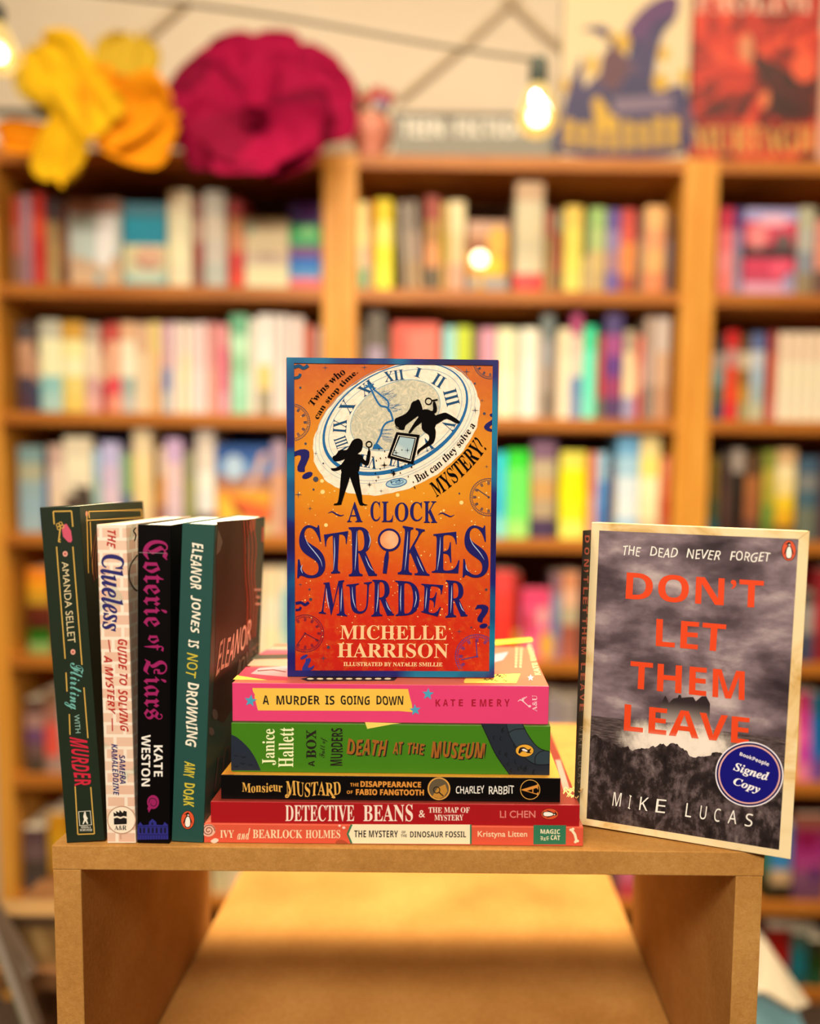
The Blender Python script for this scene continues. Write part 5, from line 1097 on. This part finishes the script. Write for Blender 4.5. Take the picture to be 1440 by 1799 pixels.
blob(mb, f, [(985, 270), (986, 205), (1000, 150), (1022, 100), (1025, 150), (1040, 140), (1060, 120), (1070, 80), (1045, 58), (1020, 52), (1060, 46), (1085, 75), (1100, 105), (1110, 55), (1140, 12), (1185, -8), (1188, 30), (1165, 60), (1152, 110), (1150, 160), (1185, 150), (1205, 160), (1206, 268)], pur, 2, 5)
blob(mb, f, [(1100, 60), (1115, 30), (1150, 0), (1188, -8), (1188, 25), (1150, 40), (1130, 70)], mat('#5a3d68'), 4, 4); blob(mb, f, [(1060, 95), (1085, 85), (1105, 115), (1080, 160), (1055, 140)], mat('#5e3f4c'), 4, 4)
gy = mat('#c8a038')
for x, y, rx, ry in ((1040, 115, 10, 18), (1095, 75, 12, 18), (1165, 95, 10, 14), (1160, 145, 14, 16), (1200, 135, 9, 14), (992, 150, 8, 12), (1075, 65, 8, 8)): blob(mb, f, ell(x, y, rx, ry, n=8), gy, 4, 3)
fpoly(mb, f, [(1075, 172), (1182, 166), (1182, 192), (1080, 200)], mat('#7a6a80'), 4)
mb.build('cover_print', t)
mb = MB(); random.seed(9)
for i, x in enumerate(range(990, 1176, 26)):
    w_ = 20; y0_ = 212+6*math.sin(i*1.7); y1_ = 262-3*math.cos(i)
    shape(mb, f, [(x, y0_), (x+w_*.45, y0_-4), (x+w_, y0_+2), (x+w_*.9, (y0_+y1_)/2), (x+w_, y1_), (x+w_*.62, y1_-2), (x+w_*.55, (y0_+y1_)/2+8), (x+w_*.4, y1_), (x, y1_-1), (x+w_*.15, (y0_+y1_)/2)], gy, 6)
shape(mb, f, [(1040, 175), (1052, 168), (1072, 200), (1075, 230), (1045, 232)], gy, 6)
mb.build('block_lettering', t)
t, f = display(1211, 1434, -20, 2.05, 'big red book with gold capitals standing at the end of the bookcase top', clouds('red_scale_print', [(.36, '#3a0c0a'), (.46, '#8a1a10'), (.55, '#c8301c'), (.66, '#dc5a34')], 11, 5, 1.6), mat('#5a1010', .45))
mb = MB(); blob(mb, f, [(1320, 95), (1350, 105), (1385, 125), (1425, 150), (1430, 205), (1390, 215), (1350, 200), (1352, 160), (1330, 130)], clouds('dark_scale_print', [(.4, '#1c0a0a'), (.6, '#501410')], 16), 2, 5)
blob(mb, f, [(1300, 70), (1318, 62), (1322, 95), (1312, 110), (1300, 95)], mat('#c8825a'), 3, 5); blob(mb, f, [(1335, 170), (1348, 160), (1350, 180), (1340, 192)], mat('#d87a4a'), 3, 5); blob(mb, f, ell(1412, 118, 22, 26, n=8), mat('#e05a38'), 3, 4)
mb.build('cover_print', t)
mb = MB(); text(mb, f, 'PAOLINI', 'serifb', bx(1222, -30, 1424, 22), mat('#d8b8a0'), 4); text(mb, f, 'MURTAGH', 'serifb', bx(1216, 222, 1430, 268), mat('#c8a050'), 4); mb.build('title_lettering', t)
a = atY(1437, 140, 2.05); t2, f2 = display(1437, 1520, 60, 2.06, 'pale book standing right beside the big red display book', mat('#d8a890', .45), mat('#c89880', .45))

# ------------------------------------------------------------------ string lights
def glow(h, strength):
    m = bpy.data.materials.new('bulb_and_glint_glow'); m.use_nodes = True; n = m.node_tree.nodes; b = n['Principled BSDF']
    b.inputs['Base Color'].default_value = lin('#f0e0a0'); b.inputs['Emission Color'].default_value = lin(h); b.inputs['Emission Strength'].default_value = strength; return m
mGlow = glow('#ffe08a', 3.2); mSock = mat('#2a332c', .5)
def glass_mat():
    t = NT('warm_bulb_glass', .08, .5); t.b.inputs['Base Color'].default_value = lin('#ffe9a8'); t.b.inputs['Transmission Weight'].default_value = .9
    t.b.inputs['Emission Color'].default_value = lin('#ffd870'); t.b.inputs['Emission Strength'].default_value = .55; return t.m
mGlass = glass_mat(); mCore = glow('#fff2c8', 14)
def bulb(pxc, y_top, y_sock, y_bot, wpx, Y, label):
    a = atY(pxc, y_top, Y); s_ = atY(pxc, y_sock, Y); b = atY(pxc, y_bot, Y); r = wpx/2*Y/F_PX
    t = thing('string_light_bulb', s_, label, 'light bulb', 'bulbs of the string lights')
    h1 = a.z-s_.z; h2 = s_.z-b.z
    MB().lathe((s_.x, Y, s_.z), [(0, h1), (r*.35, h1), (r*.42, h1*.8), (r*.42, 0), (r*.38, -.004), (0, -.004)], mSock, 20).build('socket', t, smooth=True)
    prof = [(r*.38, -.002)]+[(r*(.38+.62*math.sin(min(1, q*1.35)*math.pi/2)) if q < .62 else r*math.sqrt(max(0, 1-((q-.62)/.38)**2)), -h2*q) for q in [i/14 for i in range(1, 15)]]
    gmb = MB().lathe((s_.x, Y, s_.z), prof, mGlass, 28); gb = gmb.build('glass_bulb', t, smooth=True)
    MB().lathe((s_.x, Y, s_.z-h2*.6), [(0, r*.62)]+[(r*.62*math.sin(i*math.pi/10), r*.62*math.cos(i*math.pi/10)) for i in range(1, 10)]+[(0, -r*.62)], mCore, 20).build('filament', gb, smooth=True)
    return a
YBL = 1.62
a1 = bulb(945, 104, 148, 242, 74, YBL, 'lit string-light bulb hanging in front of the white lettered sign')
a2 = bulb(-8, 10, 38, 130, 74, YBL, 'lit string-light bulb at the picture edge above the yellow paper flower')
cord = MB(); pts = []
for i in range(25):
    s_ = i/24; x = -60+1012*s_; y = -46+150*s_**1.05; pts.append(atY(x, y+4*math.sin(s_*9), YBL))
pts[-1] = a1+Vector((0, 0, -.002)); cord.tube(pts, .004, mat('#665c50', .6))
tag(cord.build('hanging_cable', smooth=True), 'dark thin cord of the string lights sagging across the cream wall', 'cord')
c2_ = MB(); c2_.tube([a2+Vector((0, 0, -.002)), a2+Vector((-.01, 0, .08)), a2+Vector((-.05, 0, .22))], .0035, mat('#4c463c', .6)); tag(c2_.build('hanging_cable', smooth=True), 'short dark cord holding the lit bulb above the yellow flower', 'cord')
for k, (p, q, w_) in enumerate((((912, -10), (700, 175), .009), ((885, -10), (1020, 110), .011), ((330, 0), (170, 130), .011))):  # thin tubes added to draw the pale diagonal lines on the wall
    mb = MB(); mb.tube([atY(*p, 2.405), atY((p[0]+q[0])/2, (p[1]+q[1])/2+5, 2.405), atY(*q, 2.405)], w_, mat('#c9b596', .7)); o = mb.build('wall_line', smooth=True)
    tag(o, ('pale cable running down the wall towards the white lettered sign', 'pale cable running down the wall towards the purple display book', 'pale cable running down the wall towards the yellow paper flower')[k], 'line', 'pale lines on the wall')
# small round lamp on a base, added in place of a bulb's reflection
lc = atY(843, 452, YS+.006); rl = 13*YS/F_PX
glint = thing('glint_globe', (lc.x, YS+.006, BZ[1]+TH/2), 'small glowing round lamp on the top shelf, added as a reflection on the orange-brown cover', 'glint')
mb = MB(); zl = BZ[1]+TH/2
mb.lathe((lc.x, YS+.024-.0, zl+.0006), [(0, 0), (.017, 0), (.017, .006), (.006, .012), (.006, lc.z-zl-rl*.9), (0, lc.z-zl-rl*.9)], mat('#c8a050', .4)); mb.build('base', glint, smooth=True)
MB().lathe((lc.x, YS+.024, lc.z), [(0, rl)]+[(rl*math.sin(i*math.pi/12), rl*math.cos(i*math.pi/12)) for i in range(1, 12)]+[(0, -rl)], glow('#fff0c0', 5), 24).build('globe', glint, smooth=True)

# ------------------------------------------------------------------ things beside the riser
def stool(name, x0, x1, y0_, y1_, z1, label):
    t = thing(name, ((x0+x1)/2, (y0_+y1_)/2, 0), label, 'stand')
    MB().box((x0, y0_, z1-.03), (x1, y1_, z1), M_TBL).build('top', t, bevel=.002)
    for a in (x0, x1-.04):
        for b in (y0_, y1_-.04): MB().box((a, b, 0), (a+.04, b+.04, z1-.03), M_TBL).build('leg', t)
zs = atY(60, 1700, 1.15).z; xa = atY(-90, 1700, 1.15).x; xb = atY(170, 1700, 1.15).x
stool('low_stand', xa, xb, 1.14, 1.42, zs, 'low dark wooden stand left of the riser under the mottled brown box')
mMot = clouds('mottled_brown_print', [(.35, '#5c4224'), (.55, '#8a683c'), (.7, '#a08050')], 14)
zb_ = atY(60, 1606, 1.16).z; t = thing('small_box', (xa+.02, 1.16, zs), 'small mottled brown box with a pale tan lid left of the riser', 'box')
MB().box((xa+.02, 1.155, zs+.0003), (xb-.02, 1.195, zb_-.016), mMot).build('box_body', t, bevel=.001)
MB().box((xa+.017, 1.152, zb_-.016), (xb-.017, 1.198, zb_), mat('#4a3420', .6)).build('lid_rim', t, bevel=.001)
MB().box((xa+.018, 1.153, zb_), (xb-.018, 1.197, zb_+.003), mat('#86673f', .6)).build('lid', t, bevel=.001)
for k, (p0, p1, Ym, c_, lb) in enumerate((((-14, 1600), (54, 1716), 1.10, '#b8aca0', 'upper pale grey booklet leaning slantwise in front of the mottled brown box'), ((8, 1672), (60, 1815), 1.07, '#a89a8e', 'lower pale grey booklet leaning slantwise in front of the mottled brown box'))):
    A, B = atY(*p0, Ym), atY(*p1, Ym); ax = (B-A).normalized(); nn = Vector((ax.z, 0, -ax.x)); L = (B-A).length
    if nn.x < 0: nn = -nn
    t = thing('leaning_booklet', B, lb, 'booklet', 'pale booklets leaning left of the riser'); mb = MB()
    mb.frame_box(A-ax*.06, ax*(L+.06), Vector((0, .02, 0)), nn*.0015, mat('#54463c', .5)); mb.frame_box(A-ax*.06-nn*.0115, ax*(L+.06), Vector((0, .02, 0)), nn*.0015, mat('#5c6a20', .5)); mb.build('cover', t)
    mb = MB(); mb.frame_box(A-ax*.058-nn*.0098, ax*(L+.056), Vector((0, .0195, 0)), nn*.0096, mat(c_, .7)); mb.build('page_block', t)
# open pale book on the right
xr_ = atY(1330, 1700, 1.2).x
stool('low_stand', xr_-.1, xr_+.1, 1.12, 1.4, .47, 'low dark wooden stand right of the riser under the open white book')
t = thing('open_book', atY(1350, 1790, 1.2), 'open white-paged book with a pale blue cover propped beside the riser', 'book'); mb = MB()
def P2(x, y, Y): return atY(x, y, Y)
def plate(q, d, m):
    mb = MB(); v = [Vector(p) for p in q]; n_ = (v[1]-v[0]).cross(v[2]-v[0]).normalized()*d
    k = len(v); mb.mesh(v+[p+n_ for p in v], [tuple(range(k)), tuple(range(2*k-1, k-1, -1))]+[(i, (i+1) % k, (i+1) % k+k, i+k) for i in range(k)], m); return mb
plate([P2(1290, 1590, 1.26), P2(1342, 1650, 1.24), P2(1420, 1762, 1.18), P2(1398, 1772, 1.15), P2(1345, 1742, 1.16), P2(1290, 1735, 1.18)], .006, mat('#b3a793', .6)).build('page_block', t, bevel=.0015)
plate([P2(1290, 1737, 1.19), P2(1345, 1744, 1.17), P2(1396, 1772, 1.17), P2(1440, 1880, 1.15), P2(1290, 1880, 1.17)], .004, mat('#8fc3cf', .5)).build('cover', t, bevel=.001)
